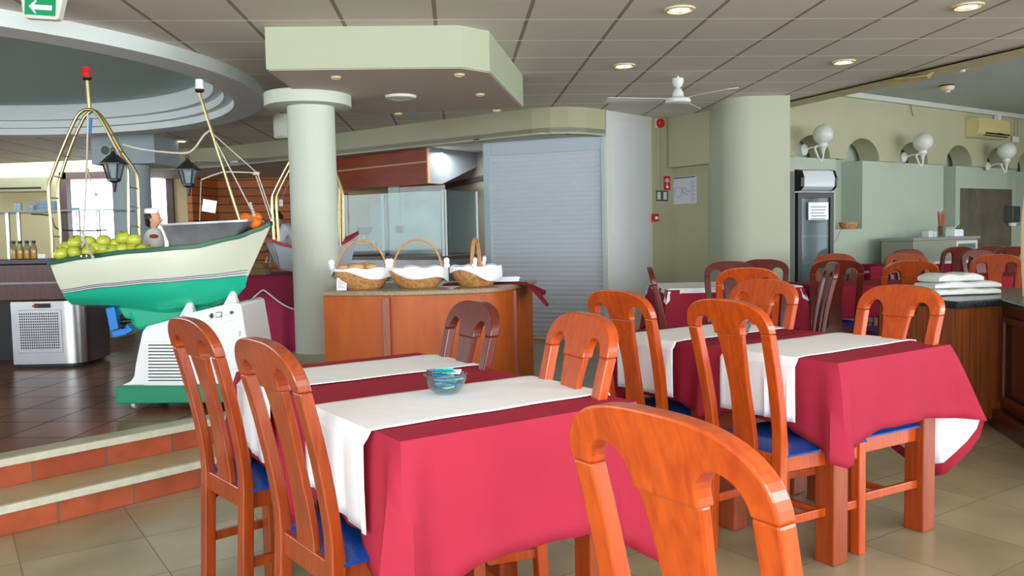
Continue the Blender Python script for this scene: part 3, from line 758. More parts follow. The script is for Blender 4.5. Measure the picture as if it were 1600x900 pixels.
pj = Vector((-.84, 5.615)); MB().cbox((pj.x-.0, pj.y+.01, CH/2-.02), (.045, .05, CH-.05)).build('joint_strip', wood('joint_wood', (160, 78, 32), (120, 52, 20)), bc)
MB().cbox((.015, 6.10, CH/2-.02), (.03, .03, CH-.05)).build('joint_strip', MATS['joint_wood'], bc)
hq = [atz(x, y, CH) for x, y in ((800, 437), (826, 434))]
vs = []; fs = []
pa = [(-.55, 6.35), (-.2, 6.3), (.05, 6.2), (.18, 6.25)]
mb = MB()
NX, NY = 14, 8
grid = []
for j in range(NY+1):
    for i in range(NX+1):
        u = i/NX; v = j/NY
        x = -.5+u*.78; y = 6.05+v*.42
        ex = max(0, x-.10); z = CH+.004 + .004*math.sin(u*9+v*5)
        if ex > 0: z = CH+.006-ex*.45-(1-v)*ex*.45-.01*math.sin(v*9); x = .10+ex*.80+.02*math.sin(v*8)*ex*5; y -= ex*.5*(1-v)
        grid.append((x, y, z))
fs = [(j*(NX+1)+i, j*(NX+1)+i+1, (j+1)*(NX+1)+i+1, (j+1)*(NX+1)+i) for j in range(NY) for i in range(NX)]
o = MB().add(grid, fs).build('draped_cloth', REDD, smooth=True); o.modifiers.new('thickness', 'SOLIDIFY').thickness = .004
tag(o, 'maroon cloth draped over the right end of the bread counter', 'cloth')
WICK = None
def wicker():
    m = D.materials.new('golden_wicker'); m.use_nodes = True; nt = m.node_tree; b = nt.nodes['Principled BSDF']; N = nt.nodes.new; L = nt.links.new
    tc = N('ShaderNodeTexCoord'); n = N('ShaderNodeTexNoise'); n.inputs['Scale'].default_value = 45; L(tc.outputs['Object'], n.inputs['Vector'])
    wv = N('ShaderNodeTexWave'); wv.bands_direction = 'Z'; wv.inputs['Scale'].default_value = 30; wv.inputs['Distortion'].default_value = 1.5; L(tc.outputs['Object'], wv.inputs['Vector'])
    r = N('ShaderNodeValToRGB'); r.color_ramp.elements[0].color = (*lin((150, 92, 44)), 1); r.color_ramp.elements[1].color = (*lin((218, 168, 108)), 1)
    r.color_ramp.elements[0].position = .35; r.color_ramp.elements[1].position = .65
    mm = N('ShaderNodeMath'); mm.operation = 'MULTIPLY_ADD'; mm.inputs[1].default_value = .3; L(wv.outputs['Fac'], mm.inputs[0]); ms = N('ShaderNodeMath'); ms.operation = 'MULTIPLY'; ms.inputs[1].default_value = .75; L(n.outputs['Fac'], ms.inputs[0]); L(ms.outputs[0], mm.inputs[2]); L(mm.outputs[0], r.inputs[0]); L(r.outputs[0], b.inputs['Base Color']); b.inputs['Roughness'].default_value = .45
    return m
WICK = wicker(); HND = mat('peeled_willow', (206, 152, 96), .4, var=.15, vscale=30)
def basket(loc, rz, label, seed, open_side=0):
    t = thing('bread_basket', label, 'basket', loc, rz, 'wicker bread baskets on the counter')
    # woven body: displaced lathe, real over-under relief
    nA, nZ = 96, 26; vs = []; fs = []
    def rad(q): return .125+.075*math.sin(min(1, q*1.15)*PI/2)-.006*q**3
    for j in range(nZ+1):
        q = j/nZ; z = .135*q
        for i in range(nA):
            a = 2*PI*i/nA
            wv = .0045*math.cos(24*a+(PI if int(j/2) % 2 else 0))*(1 if j % 2 else .2)
            vs.append(((rad(q)+wv)*math.cos(a), (rad(q)+wv)*math.sin(a)*.86, z))
    for j in range(nZ):
        for i in range(nA): fs.append((j*nA+i, j*nA+(i+1) % nA, (j+1)*nA+(i+1) % nA, (j+1)*nA+i))
    fs.append(tuple(reversed(range(nA))))
    o = MB().add(vs, fs).build('woven_body', WICK, t, smooth=True); o.modifiers.new('thickness', 'SOLIDIFY').thickness = .006
    mb = MB()
    for s in (-.006, .006):
        mb.tube([(.168*math.cos(PI*k/24)*(1 if True else 1), s+.0*k, .125+.21*math.sin(PI*k/24)) for k in range(25)], .0075, 8)
    mb.build('handle', HND, t, smooth=True)
    # linen: ring over the rim hanging outside, wavy hem
    rnd = random.Random(seed); ph = [rnd.uniform(0, 6.3) for _ in range(4)]
    nA = 72; rows = [(.09, .118), (.15, .122), (.188, .138), (.204, .146), (.209, .135), (.212, .115), (.213, .09), (.214, .06)]
    vs = []; fs = []
    for j, (r, z) in enumerate(rows):
        for i in range(nA):
            a = 2*PI*i/nA
            k = .80+.45*math.sin(a+ph[0])+.25*math.sin(3*a+ph[1]); k = max(.25, min(1.25, k))
            zz = z if j < 4 else .146-(.146-z)*k
            rr = r+.004*math.sin(11*a+ph[2])*(1 if j > 2 else .5)
            if j < 4: zz += .005*math.sin(7*a+ph[3])
            vs.append((rr*math.cos(a), rr*math.sin(a)*.87, zz))
    for j in range(len(rows)-1):
        for i in range(nA): fs.append((j*nA+i, j*nA+(i+1) % nA, (j+1)*nA+(i+1) % nA, (j+1)*nA+i))
    o = MB().add(vs, fs).build('linen_napkin', WHITE, t, smooth=True); o.modifiers.new('thickness', 'SOLIDIFY').thickness = .003
    for s in (-1, 1):    # knotted corners beside the handle feet
        mb = MB()
        mb.sphere((s*.205, -.02, .150), .022, 10, 8, (1, .8, .9)); mb.loft([[(s*.205+dx*sc_, -.03+dy*sc_, .155+h_) for dx, dy in ((-.016, -.01), (.016, -.01), (.016, .01), (-.016, .01))] for h_, sc_ in ((0, .6), (.02, 1.1), (.04, 1.2), (.052, .3))])
        mb.build('napkin_knot', WHITE, t, smooth=True)
    return t
BREAD = mat('bread_crust', (206, 164, 108), .7, var=.2, vscale=20)
bps = []
for (x, lb, rz, sd) in ((566, 'left wicker bread basket, next to the round column', .1, 1), (653, 'middle wicker bread basket with its linen pulled to the right', .05, 4), (744, 'right wicker bread basket with handle seen edge-on', 1.45, 9)):
    p = atz(x, 449, CH); p.y = 5.93 if x < 740 else 5.98; p = aty(x, 430, p.y); bps.append(p)
    basket((p.x, p.y, CH+.001), rz, lb, sd)
for k, (dx, dy, r, b_) in enumerate(((-.03, -.07, .045, 0), (-.115, -.06, .035, 0), (.07, -.05, .035, 0), (.02, .03, .05, 0), (-.06, .05, .045, 0))):
    b = bps[b_]; o = MB().sphere((0, 0, 0), r, 14, 10, (1.35, .9, .62)).build('bread_roll', BREAD, loc=(b.x+dx, b.y+dy, CH+.152), smooth=True)
    tag(o, 'crusty bread roll in the left wicker basket, ' + ('front middle', 'left edge', 'right edge', 'back right', 'back left')[k], 'bread', 'bread rolls in the left basket')
cp = aty(524, 440, 5.75)
card = thing('card_stand', 'small white allergen card leaning beside the left bread basket', 'card', (cp.x+.03, 5.80, CH), -.1)
MB().box((-.035, 0, 0), (.035, .004, .085), Matrix.Rotation(-.15, 4, 'X')).build('card_sheet', WHITE, card)
mb = MB()
for k in range(7): mb.box((-.026, -.0015, .015+k*.009), (.026-.01*(k % 3), -.0005, .0175+k*.009), Matrix.Rotation(-.15, 4, 'X'))
mb.build('printed_lines', mat('grey_ink', (120, 122, 128), .8), card)
# folded linen beyond the right basket
p = aty(790, 440, 6.25)
o = MB().cbox((0, 0, .018), (.20, .16, .022)).cbox((.02, .01, .034), (.16, .13, .016), Matrix.Rotation(.2, 4, 'Z')).build('folded_linen', WHITE, loc=(p.x, 6.25, CH+.006), bevel=.007)
tag(o, 'folded white linen on the maroon cloth at the counter end', 'napkin')
# ================================================================== BUFFET BOAT ON ITS STAND
BOATC = mat('cream_gelcoat', (204, 210, 192), .22, coat=.5); TEAL = mat('teal_gelcoat', (24, 170, 136), .2, coat=.6)
GREENR = mat('dark_green_rail', (12, 78, 52), .35); STANDW = mat('white_fibreglass', (222, 228, 228), .25, coat=.4)
GREENB = mat('green_base', (14, 128, 92), .35); NAVY = mat('navy_stripe', (34, 40, 110), .4); BLUEP = mat('blue_rudder', (24, 118, 206), .35)
def lerp_tab(tab, x):
    for i in range(len(tab)-1):
        if x <= tab[i+1][0]:
            a, b = tab[i], tab[i+1]; t = (x-a[0])/(b[0]-a[0]); t = max(0, t)
            t2 = t*t*(3-2*t)*.5+t*.5
            return a[1]+(b[1]-a[1])*t2
    return tab[-1][1]
YN = 4.86
def bxz(x, y, Y=YN):
    p = aty(x, y, Y); return p.x, p.z
Gt = [(78, 411), (130, 402), (205, 393), (300, 386), (370, 371), (403, 359), (425, 349)]
Wt = [(98, 459), (160, 450), (240, 443), (320, 437), (388, 431)]
Bt = [(112, 476), (175, 477), (250, 484), (320, 475), (365, 462), (384, 445)]
YC = YN+.27
def hull(px_scale=None):
    NS = 40; G = []; W = []; B = []; K = []
    for i in range(NS+1):
        s = i/NS
        xg = 78+347*s; yg = lerp_tab(Gt, xg); xw = 98+290*s; yw = lerp_tab(Wt, xw); xb = 112+272*s; yb = lerp_tab(Bt, xb)
        hb = lambda a, m, p: (a+(m-a)*math.sin(min(1, s/.55)*PI/2)) if s < .55 else m*(1-((s-.55)/.45)**p)
        gx, gz = bxz(xg, yg, YC-hb(.17, .27, 2.0)); wx, wz = bxz(xw, yw, YC-hb(.14, .235, 1.7)); bx_, bz = bxz(xb, yb, YC-hb(.08, .15, 1.5))
        G.append((gx, hb(.17, .27, 2.0), gz)); W.append((wx, hb(.14, .235, 1.7), wz)); B.append((bx_, hb(.08, .15, 1.5), bz))
        K.append((bx_, 0, bz-.012-.03*math.sin(PI*s)))
    return G, W, B, K
G, W_, B_, K_ = hull()
boat = thing('buffet_boat', 'white and teal toy fishing boat used as a buffet display with apples aboard', 'boat', (0, YC, 0))
def surf(A, Bq, n, bulge=0):
    """loft both sides between rails A and B"""
    mb = MB()
    for sgn in (-1, 1):
        vs = []; fs = []
        for a, b in zip(A, Bq):
            for k in range(n+1):
                t = k/n; vs.append((a[0]+(b[0]-a[0])*t, sgn*max(.004, a[1]+(b[1]-a[1])*t+bulge*math.sin(PI*t)*min(1, a[1]*5)), a[2]+(b[2]-a[2])*t))
        for i in range(len(A)-1):
            for k in range(n): fs.append((i*(n+1)+k, (i+1)*(n+1)+k, (i+1)*(n+1)+k+1, i*(n+1)+k+1))
        mb.add(vs, fs)
    # transom
    a, b = A[0], Bq[0]; mb.add([(a[0], -a[1], a[2]), (a[0], a[1], a[2]), (b[0], b[1], b[2]), (b[0], -b[1], b[2])], [(0, 1, 2, 3)])
    return mb
mb = surf(G, W_, 6, .012)
dk = [(g[0], g[1]*.93, g[2]-.012) for g in G]      # deck
n = len(dk); mb.add([(x, -y, z) for x, y, z in dk]+[(x, y, z) for x, y, z in dk], [(i, i+1, n+i+1, n+i) for i in range(n-1)])
mb.build('hull_topsides', BOATC, boat, smooth=True)
surf(W_, B_, 4, .02).build('hull_bottom', TEAL, boat, smooth=True)
surf(B_, K_, 3, 0).build('hull_bilge', TEAL, boat, smooth=True)
mb = MB()
for sgn in (-1, 1):
    secs = [[(x, sgn*y+sgn*.012, z-.012), (x, sgn*y+sgn*.012, z+.014), (x, sgn*y-sgn*.022, z+.014), (x, sgn*y-sgn*.022, z-.012)] for x, y, z in G]
    mb.loft(secs)
mb.cbox((G[0][0]-.004, 0, G[0][2]), (.02, .36, .026)); mb.build('gunwale', GREENR, boat, smooth=False, bevel=.003)
for q, nm in ((.0, 'stripe'), (.06, 'stripe'), (.11, 'stripe')):
    mb = MB()
    for sgn in (-1, 1):
        A = [(w_[0]+(g[0]-w_[0])*q, w_[1]+(g[1]-w_[1])*q+.012*math.sin(PI*q)*min(1, g[1]*5)+.003, w_[2]+(g[2]-w_[2])*q) for g, w_ in zip(G, W_)]
        A2 = [(x, y+.0005, z+.004) for x, y, z in A]
        vs = [(x, sgn*y, z) for x, y, z in A]+[(x, sgn*y, z) for x, y, z in A2]; mb.add(vs, [(i, i+1, n+i+1, n+i) for i in range(n-1)])
    mb.build(nm, NAVY, boat)
# deep keel
kp = [(182, 474), (200, 500), (217, 517), (250, 508), (300, 492), (345, 474), (372, 456), (300, 450), (200, 452)]
pts = [bxz(x, y, YC) for x, y in kp]; vs = []
for sy, sc_ in ((-.05, 1), (.05, 1)): vs += [(x, sy*(1.0 if z > .78 else .5), z) for x, z in pts]
n = len(pts); MB().add(vs, [tuple(range(n)), tuple(reversed(range(n, 2*n)))]+[(i, (i+1) % n, n+(i+1) % n, n+i) for i in range(n)]).build('keel', TEAL, boat, bevel=.02, segs=4, smooth=True)
def plate(px, Y, th, name, m, parent, y0=0, bevel=.004, label=None):
    pts = [bxz(x, y, Y) for x, y in px]; n = len(pts); vs = [(x, y0-th/2, z) for x, z in pts]+[(x, y0+th/2, z) for x, z in pts]
    return MB().add(vs, [tuple(range(n)), tuple(reversed(range(n, 2*n)))]+[(i, (i+1) % n, n+(i+1) % n, n+i) for i in range(n)]).build(name, m, parent, bevel=bevel, label=label)
plate([(175, 480), (188, 477), (195, 511), (182, 515)], YC, .05, 'rudder', BLUEP, boat, -.06)
plate([(183, 516), (196, 512), (208, 505), (216, 514), (204, 521), (186, 525)], YC, .04, 'rudder_shoe', BLUEP, boat, -.06)
x, z = bxz(203, 500, YC); mb = MB()
for k in range(3): mb.sphere((x+.0, -.09+.028*math.cos(k*2.1), z+.028*math.sin(k*2.1)), .028, 10, 8, (.35, 1, .75))
mb.cyl((x-.02, -.09, z), (x+.03, -.06, z), .012); mb.build('propeller', mat('dark_bronze', (70, 62, 52), .4, 1), boat, smooth=True)

# hoops, rungs, masts
def pxp(x, y, Y): return tuple(aty(x, y, Y))
def smoothpath(pts, n=6):
    out = []
    P = [Vector(p) for p in pts]
    for i in range(len(P)-1):
        p0 = P[max(i-1, 0)]; p1 = P[i]; p2 = P[i+1]; p3 = P[min(i+2, len(P)-1)]
        for k in range(n):
            t = k/n; out.append(.5*((2*p1)+(p2-p0)*t+(2*p0-5*p1+4*p2-p3)*t*t+(3*p1-p0-3*p2+p3)*t**3))
    return out+[P[-1]]
BY = Vector((0, YC, 0))
hoops = []
for (pp, Y) in (([(83, 402), (80, 350), (76, 296), (82, 272), (100, 226), (118, 186), (128, 174), (138, 171), (148, 174), (160, 190), (180, 228), (197, 258), (200, 275), (201, 330), (202, 387)], YC-.05),
                ([(97, 400), (94, 350), (91, 298), (96, 272), (112, 226), (128, 190), (136, 179), (146, 173), (155, 178), (168, 196), (190, 236), (210, 264), (215, 280), (217, 330), (219, 387)], YC+.13)):
    pts = smoothpath([Vector(pxp(x, y, Y))-BY for x, y in pp], 5)
    MB().tube(pts, .0095, 10).build('brass_hoop', BRASS, boat, smooth=True); hoops.append(pp)
for (a, b) in (((107, 212), (119, 212)), ((94, 243), (108, 245)), ((83, 275), (97, 278)), ((78, 309), (92, 310)), ((80, 369), (95, 370)), ((172, 210), (178, 212)), ((186, 236), (192, 238)), ((201, 292), (216, 295)), ((202, 322), (217, 325)), ((202, 352), (218, 355))):
    MB().cyl(Vector(pxp(*a, YC-.05))-BY, Vector(pxp(*b, YC+.13))-BY, .004, n=6).build('rung', BRASS, boat, smooth=True)
MB().cyl(Vector(pxp(140, 174, YC+.04))-BY, Vector(pxp(136, 124, YC+.04))-BY, .012).build('short_mast', BRASS, boat, smooth=True)
def navlight(px, py, Y, m, name):
    p = Vector(pxp(px, py, Y))-BY
    MB().lathe([(.013, 0), (.024, .006), (.028, .012), (.028, .020), (.02, .024)], 16, Matrix.Translation(p)).build('lamp_base', BLACK, boat, smooth=True)
    MB().lathe([(.024, .022), (.023, .05), (.025, .052), (.023, .056), (.022, .078), (.0, .08)], 16, Matrix.Translation(p)).build(name, m, boat, smooth=True)
navlight(136, 126, YC+.04, mat('red_lamp_glass', (206, 28, 36), .25), 'red_lamp')
navlight(312, 145, YC+.0, mat('white_lamp_glass', (228, 234, 232), .3), 'white_lamp')
MB().cyl(Vector(pxp(375, 345, YC))-BY, Vector(pxp(311, 143, YC))-BY, .010, .008).build('long_mast', BRASS, boat, smooth=True)
mb = MB()
for a, b, r in (((400, 275), (424, 346), .0035), ((403, 273), (428, 346), .0035), ((328, 205), (399, 268), .003), ((330, 207), (395, 332), .004)):
    mb.cyl(Vector(pxp(*a, YC))-BY, Vector(pxp(*b, YC))-BY, r, n=6)
mb.sphere(Vector(pxp(400, 271, YC))-BY, .016, 10, 8, (1.5, 1, .8))
for k in range(5): mb.sphere(Vector(pxp(391+k*1.5, 318+k*4.5, YC))-BY, .010, 8, 6)
mb.tube(smoothpath([Vector(pxp(x, y, YC))-BY for x, y in ((314, 281), (335, 273), (350, 269), (375, 269), (398, 270))]), .004, 6)
mb.build('rigging', ROPE, boat, smooth=True)
mb = MB()
mb.tube(smoothpath([Vector(pxp(x, y, YC-.06))-BY for x, y in ((137, 178), (136, 240), (134, 300), (131, 360), (130, 398))]), .005, 6)
for k in range(9): mb.sphere(Vector(pxp(130+1.5*math.sin(k*2), 364+k*3.6, YC-.1))-BY, .014-.0007*k, 8, 6, (1, .7, .8))
mb.cyl(Vector(pxp(132, 375, YC-.12))-BY, Vector(pxp(145, 402, YC-.29))-BY, .004, .009, 6)
mb.tube(smoothpath([Vector(pxp(x, y, YC-.06))-BY for x, y in ((136, 266), (141, 280), (147, 294), (150, 302))]), .0028, 6)
mb.sphere(Vector(pxp(150, 304, YC-.06))-BY, .012, 8, 6); mb.sphere(Vector(pxp(136, 266, YC-.06))-BY, .013, 8, 6)
mb.build('knotted_rope', ROPE, boat, smooth=True)
MB().cyl(Vector(pxp(142, 184, YC-.04))-BY, Vector(pxp(141, 208, YC-.04))-BY, .008).build('blue_tape', mat('blue_tape_plastic', (20, 110, 190), .5), boat)
# shackle
MB().tube([Vector(pxp(131, 400, YN-.02))-BY+Vector((.016*math.cos(a_), 0, .012*math.sin(a_))) for a_ in [2*PI*k/12 for k in range(12)]], .004, 6, closed=True).build('shackle', CHROME, boat, smooth=True)
# hanging cable with lanterns
o = MB().tube(smoothpath([pxp(x, y, YC+.02) for x, y in ((192, 226), (215, 232), (250, 237), (290, 239), (305, 230), (318, 212), (329, 203))]), .006, 8).build('lantern_cable', ROPE, smooth=True)
tag(o, 'drooping pale rope strung between the two boat masts', 'rope')
def lantern(px, py, Y, label, s=1.0):
    p = pxp(px, py, Y); t = thing('ship_lantern', label, 'lantern', p, .3, 'black lanterns hanging over the boat')
    def pr(*a): return [(r*s, z*s) for r, z in a]
    hexm = Matrix.Rotation(.3, 4, 'Z')
    MB().lathe(pr((.005, -.032), (.008, -.02), (.013, -.03+.035), (.012, .018), (.036, .030), (.038, .042), (.036, .046)), 6, cap=True).lathe(pr((.001, -.036), (.008, -.027), (.001, -.015)), 8).build('lantern_base', BLACKM, t)
    MB().lathe(pr((.060, .132), (.078, .128), (.078, .134), (.045, .165), (.030, .180), (.018, .186), (.014, .196), (.012, .20), (0.001, .205)), 6).tube([(.010*s*math.cos(a_), 0, (.213+.010*math.sin(a_))*s) for a_ in [2*PI*k/10 for k in range(10)]], .003*s, 6, closed=True).build('lantern_roof', BLACKM, t)
    for k in range(6):
        a = PI*k/3
        MB().cyl((.035*s*math.cos(a), .035*s*math.sin(a), .042*s), (.059*s*math.cos(a), .059*s*math.sin(a), .134*s), .0048*s, n=6).build('lantern_bar', BLACKM, t)
    MB().lathe(pr((.032, .046), (.055, .130)), 6, cap=False).build('lantern_glass', SMOKE, t)
    MB().lathe(pr((.016, .046), (.018, .09), (.022, .095), (.024, .118), (.0, .124)), 12).build('lamp_bulb', mat('pale_bulb', (190, 215, 225), .3), t, smooth=True)
    return t
lantern(179, 291, YC-.12, 'black lantern hanging inside the brass hoops', 1.0)
lantern(295, 298, YC+.02, 'black lantern hanging free beside the long mast', .95)
# cards
p = pxp(327, 322, YC+.1); o = MB().cbox((0, 0, 0), (.085, .002, .075), Matrix.Rotation(.18, 4, 'Y')).build('white_card', WHITE, loc=p); tag(o, 'blank white card hanging on a string behind the boat', 'card')
o = MB().cyl(pxp(314, 283, YC+.1), pxp(312, 345, YC+.1), .0025, n=6).build('string', ROPE); tag(o, 'thin string that holds the blank white card', 'string')
# stand
stand = thing('boat_stand', 'white cooled stand on castors carrying the teal boat', 'stand', (0, YC, PZ))
def sxz(x, y, Y=4.90):
    p = aty(x, y, Y); return p.x, p.z-PZ
def sprism(px, y0, y1, name, m, **k):
    pts = [sxz(*p) for p in px]; n = len(pts); vs = [(x, y0, z) for x, z in pts]+[(x, y1, z) for x, z in pts]
    return MB().add(vs, [tuple(range(n)), tuple(reversed(range(n, 2*n)))]+[(i, (i+1) % n, n+(i+1) % n, n+i) for i in range(n)]).build(name, m, stand, **k)
F0 = 4.90-YC
sprism([(188, 603), (203, 596), (209, 588), (211, 570), (222, 518), (228, 510), (300, 490), (368, 473), (376, 476), (398, 600)], F0, F0+.48, 'stand_body', STANDW, bevel=.012, segs=4, smooth=True)
sprism([(184, 603), (410, 600), (410, 627), (184, 630)], F0-.03, F0+.53, 'green_base_slab', GREENB, bevel=.008)
sprism([(289, 491), (366, 472), (369, 488), (290, 512)], F0-.006, F0+.004, 'control_panel', STANDW, bevel=.004)
sprism([(330, 508), (380, 496), (391, 572), (332, 584)], F0-.008, F0+.004, 'access_door', STANDW, bevel=.006)
sprism([(226, 533), (292, 533), (292, 602), (226, 602)], F0-.010, F0+.004, 'vent_frame', STANDW, bevel=.003)
sprism([(233, 538), (287, 538), (287, 598), (233, 598)], F0-.012, F0+.0, 'vent_shade', mat('painted_vent_shade', (14, 16, 26), .8))  # solid dark sheet painted as the shade behind the slats
for k in range(12):
    y0 = 539.5+k*5.0; sprism([(233, y0), (287, y0), (287, y0+3.3), (233, y0+3.3)], F0-.018, F0-.010, 'vent_slat', STANDW)
x, z = sxz(344, 491); MB().cbox((x, F0-.012, z), (.034, .012, .034)).build('dial_plate', CHROME, stand, bevel=.003)
MB().cyl((x, F0-.018, z), (x, F0-.035, z), .012).build('dial_knob', WPAINT, stand, smooth=True)
x, z = sxz(332, 493); MB().cbox((x, F0-.014, z), (.008, .02, .028)).cbox((x, F0-.02, z), (.02, .012, .008)).build('tap_handle', BLACK, stand)
x, z = sxz(363, 488); MB().cyl((x, F0-.006, z), (x, F0-.016, z), .010).build('green_button', mat('green_button_plastic', (18, 84, 60), .4), stand)
x, z = sxz(319, 557); MB().cyl((x, F0, z), (x, F0-.02, z), .011).build('door_latch', WPAINT, stand, smooth=True)
x, z = sxz(376, 521); MB().cbox((x, F0-.010, z), (.012, .006, .03)).build('hinge', CHROME, stand)
for px_, py_, h_ in ((288, 494, .10), (356, 478, .10)):
    x, z = sxz(px_, py_); MB().loft([[(x+dx*w_, F0+.06+dy*w_+.04*q, z-.02+h_*q) for dx, dy in ((-.05, -.04), (.05, -.04), (.05, .04), (-.05, .04))] for q, w_ in ((0, 1), (.5, .62), (.85, .38), (1, .2))]).build('cradle_horn', STANDW, stand, smooth=True, bevel=.006)
for xx in (208, 304, 395):
    for yy in (F0+.03, F0+.45):
        x, _ = sxz(xx, 640); mb = MB()
        mb.lathe([(.006, -.012), (.030, -.012), (.033, 0), (.030, .012), (.006, .012)], 18, Matrix.Translation((x, yy, .033)) @ Matrix.Rotation(PI/2, 4, 'Y')).build('castor_wheel', mat('pale_castor_rubber', (190, 190, 186), .5), stand, smooth=True)
        MB().cbox((x, yy, .072), (.034, .034, .03)).build('castor_fork', STEELD, stand, bevel=.003)

# pieces of the stand sit one level deeper
_by = {}
for ch in list(stand.children): _by.setdefault(ch.name.split('.')[0], []).append(ch)
for kid, par in (('dial_plate', 'control_panel'), ('dial_knob', 'control_panel'), ('tap_handle', 'control_panel'), ('green_button', 'control_panel'), ('door_latch', 'access_door'), ('hinge', 'access_door'), ('vent_slat', 'vent_frame'), ('vent_shade', 'vent_frame')):
    for o in _by[kid]: o.parent = _by[par][0]
for o, q_ in zip(_by['castor_wheel'], _by['castor_fork']): o.parent = q_

# apples
APL = mat('green_apple_skin', (186, 194, 66), .3, var=.18, vscale=14, coat=.3)
ap0 = None
rnd = random.Random(3)
al = [(96, 396, 0), (117, 395, 0), (139, 393, 0), (150, 388, .04), (162, 391, .05), (176, 393, .02), (192, 391, .02), (208, 390, .02), (222, 392, .02), (233, 393, .05),
      (119, 378, .10), (141, 379, .10), (162, 377, .08), (180, 382, .12), (193, 371, .10), (210, 376, .10), (105, 388, .14), (130, 386, .14), (172, 384, .16), (199, 383, .15)]
wh = ['leftmost, at the stern', 'second from the stern', 'behind the knotted rope', 'right of the knotted rope', 'front row under the big apple', 'small one low in the front row', 'front row left of the brass hoop',
      'front row behind the brass hoop', 'front row between the hoop legs', 'rightmost, by the chef figure', 'upper row nearest the stern', 'upper row behind the rope', 'upper row showing its dark stalk hollow', 'yellowish, half hidden behind the front row',
      'topmost of the pile', 'upper row between the hoop legs', 'back row left end', 'back row behind the rope', 'back row middle', 'back row under the topmost one']
for i, (x, y, dy) in enumerate(al):
    p = aty(x, y, 4.98+dy)
    if ap0 is None:
        ap0 = thing('green_apple', '', 'apple', p, 0, 'green apples piled on the boat')
        prof = []
        for k in range(17):
            a = PI*k/16; r = .037*math.sin(a)*(1+.06*math.sin(a)); z = -.034*math.cos(a)
            if a > PI*.8: z -= .010*((a-PI*.8)/(PI*.2))**2
            prof.append((max(.0, r), z))
        MB().lathe(prof, 18, cap=False).build('apple_body', APL, ap0, smooth=True); MB().cyl((0, 0, .018), (.004, .002, .038), .0018, n=5).build('apple_stalk', mat('stalk_brown', (70, 50, 30), .8), ap0)
        r = ap0
    else: r = dup(ap0, p, rnd.uniform(0, 6), '')
    r['label'] = 'green apple in the boat pile, ' + wh[i]; r.location = p; r.rotation_euler = (rnd.uniform(-.9, .9), rnd.uniform(-.5, .5), rnd.uniform(0, 6)); s_ = rnd.uniform(1.0, 1.2); r.scale = (s_,)*3
# deli pan
pan = thing('steel_pan', 'deep dented steel food pan standing in the boat', 'pan', (0, 0, 0))
pl = aty(250, 350, 4.98); pr_ = aty(390, 343, 4.98); bl = aty(260, 388, 4.98); br = aty(362, 376, 4.98)
def panring(a, b, y0, y1, z0, z1, ins=0, r=.03):
    out = []
    for (cx_, cy_, a0) in ((b-ins-r, y0+ins+r, -PI/2), (b-ins-r, y1-ins-r, 0), (a+ins+r, y1-ins-r, PI/2), (a+ins+r, y0+ins+r, PI)):
        for k in range(5):
            an = a0+PI/2*k/4; x = cx_+r*math.cos(an); y = cy_+r*math.sin(an); out.append((x, y, z0+(z1-z0)*(x-a)/(b-a)))
    return out
rings = [panring(bl.x, br.x, 5.02, 5.22, bl.z, br.z), panring(pl.x+.01, pr_.x-.01, 4.955, 5.29, pl.z-.016, pr_.z-.016), panring(pl.x, pr_.x, 4.945, 5.30, pl.z-.012, pr_.z-.012), panring(pl.x, pr_.x, 4.945, 5.30, pl.z, pr_.z),
         panring(pl.x+.018, pr_.x-.018, 4.965, 5.28, pl.z, pr_.z), panring(bl.x+.012, br.x-.012, 5.03, 5.21, bl.z+.03, br.z+.03)]
MB().loft(rings).build('pan_shell', mat('worn_steel', (158, 160, 164), .42, .55, var=.2, vscale=9, bump=.3, bscale=8), pan, smooth=True)
ORG = mat('orange_peel', (240, 118, 20), .4, bump=.4, bscale=200)
for k, (x, y, Y, sc_) in enumerate(((398, 349, 5.10, 1.0), (400, 340, 5.18, .95), (383, 341, 5.38, 1.0))):
    p = aty(x, y, Y); o = MB().sphere((0, 0, 0), .038*sc_, 16, 12, (1, 1, .92)).build('orange', ORG, loc=p, smooth=True); tag(o, ('front orange wedged in the bow of the boat', 'orange resting on top at the bow', 'orange behind the steel pan rim')[k], 'orange', 'oranges at the bow')

# chef figurine
SKIN = mat('painted_skin', (214, 160, 130), .5); HAIR = mat('dark_hair', (34, 26, 26), .5)
cfp = aty(241, 386, 5.32); chef = thing('chef_figurine', 'painted bust of a moustached chef in white cap beside the apples', 'figurine', (cfp.x, 5.32, cfp.z-.02), 0)
s = .004
def Sx(v): return v
secs = []
for z, rx, ry, cxx in ((0, .062, .06, 0), (.03, .066, .062, 0), (.07, .064, .056, 0), (.105, .058, .048, .0), (.13, .040, .036, .004), (.142, .024, .024, .006)):
    secs.append([(cxx+rx*math.cos(2*PI*k/20), ry*math.sin(2*PI*k/20), z) for k in range(20)])
MB().loft(secs).build('jacket', mat('painted_white_jacket', (214, 212, 208), .5), chef, smooth=True, sub=1)
MB().sphere((.012, -.035, .085), .030, 12, 8, (1.1, .7, .6)).build('red_scarf', mat('red_brown_scarf', (150, 60, 48), .6), chef, smooth=True)
hs = []
for z, rx, ry, cxx in ((.130, .020, .022, .004), (.150, .022, .024, .008), (.165, .034, .030, .012), (.180, .040, .034, .010), (.200, .043, .037, .006), (.220, .042, .037, .004), (.240, .036, .032, .002), (.252, .02, .02, 0)):
    hs.append([(cxx+rx*math.cos(2*PI*k/24)*(1.0+.0), ry*math.sin(2*PI*k/24), z) for k in range(24)])
MB().loft(hs).build('head', SKIN, chef, smooth=True, sub=1)
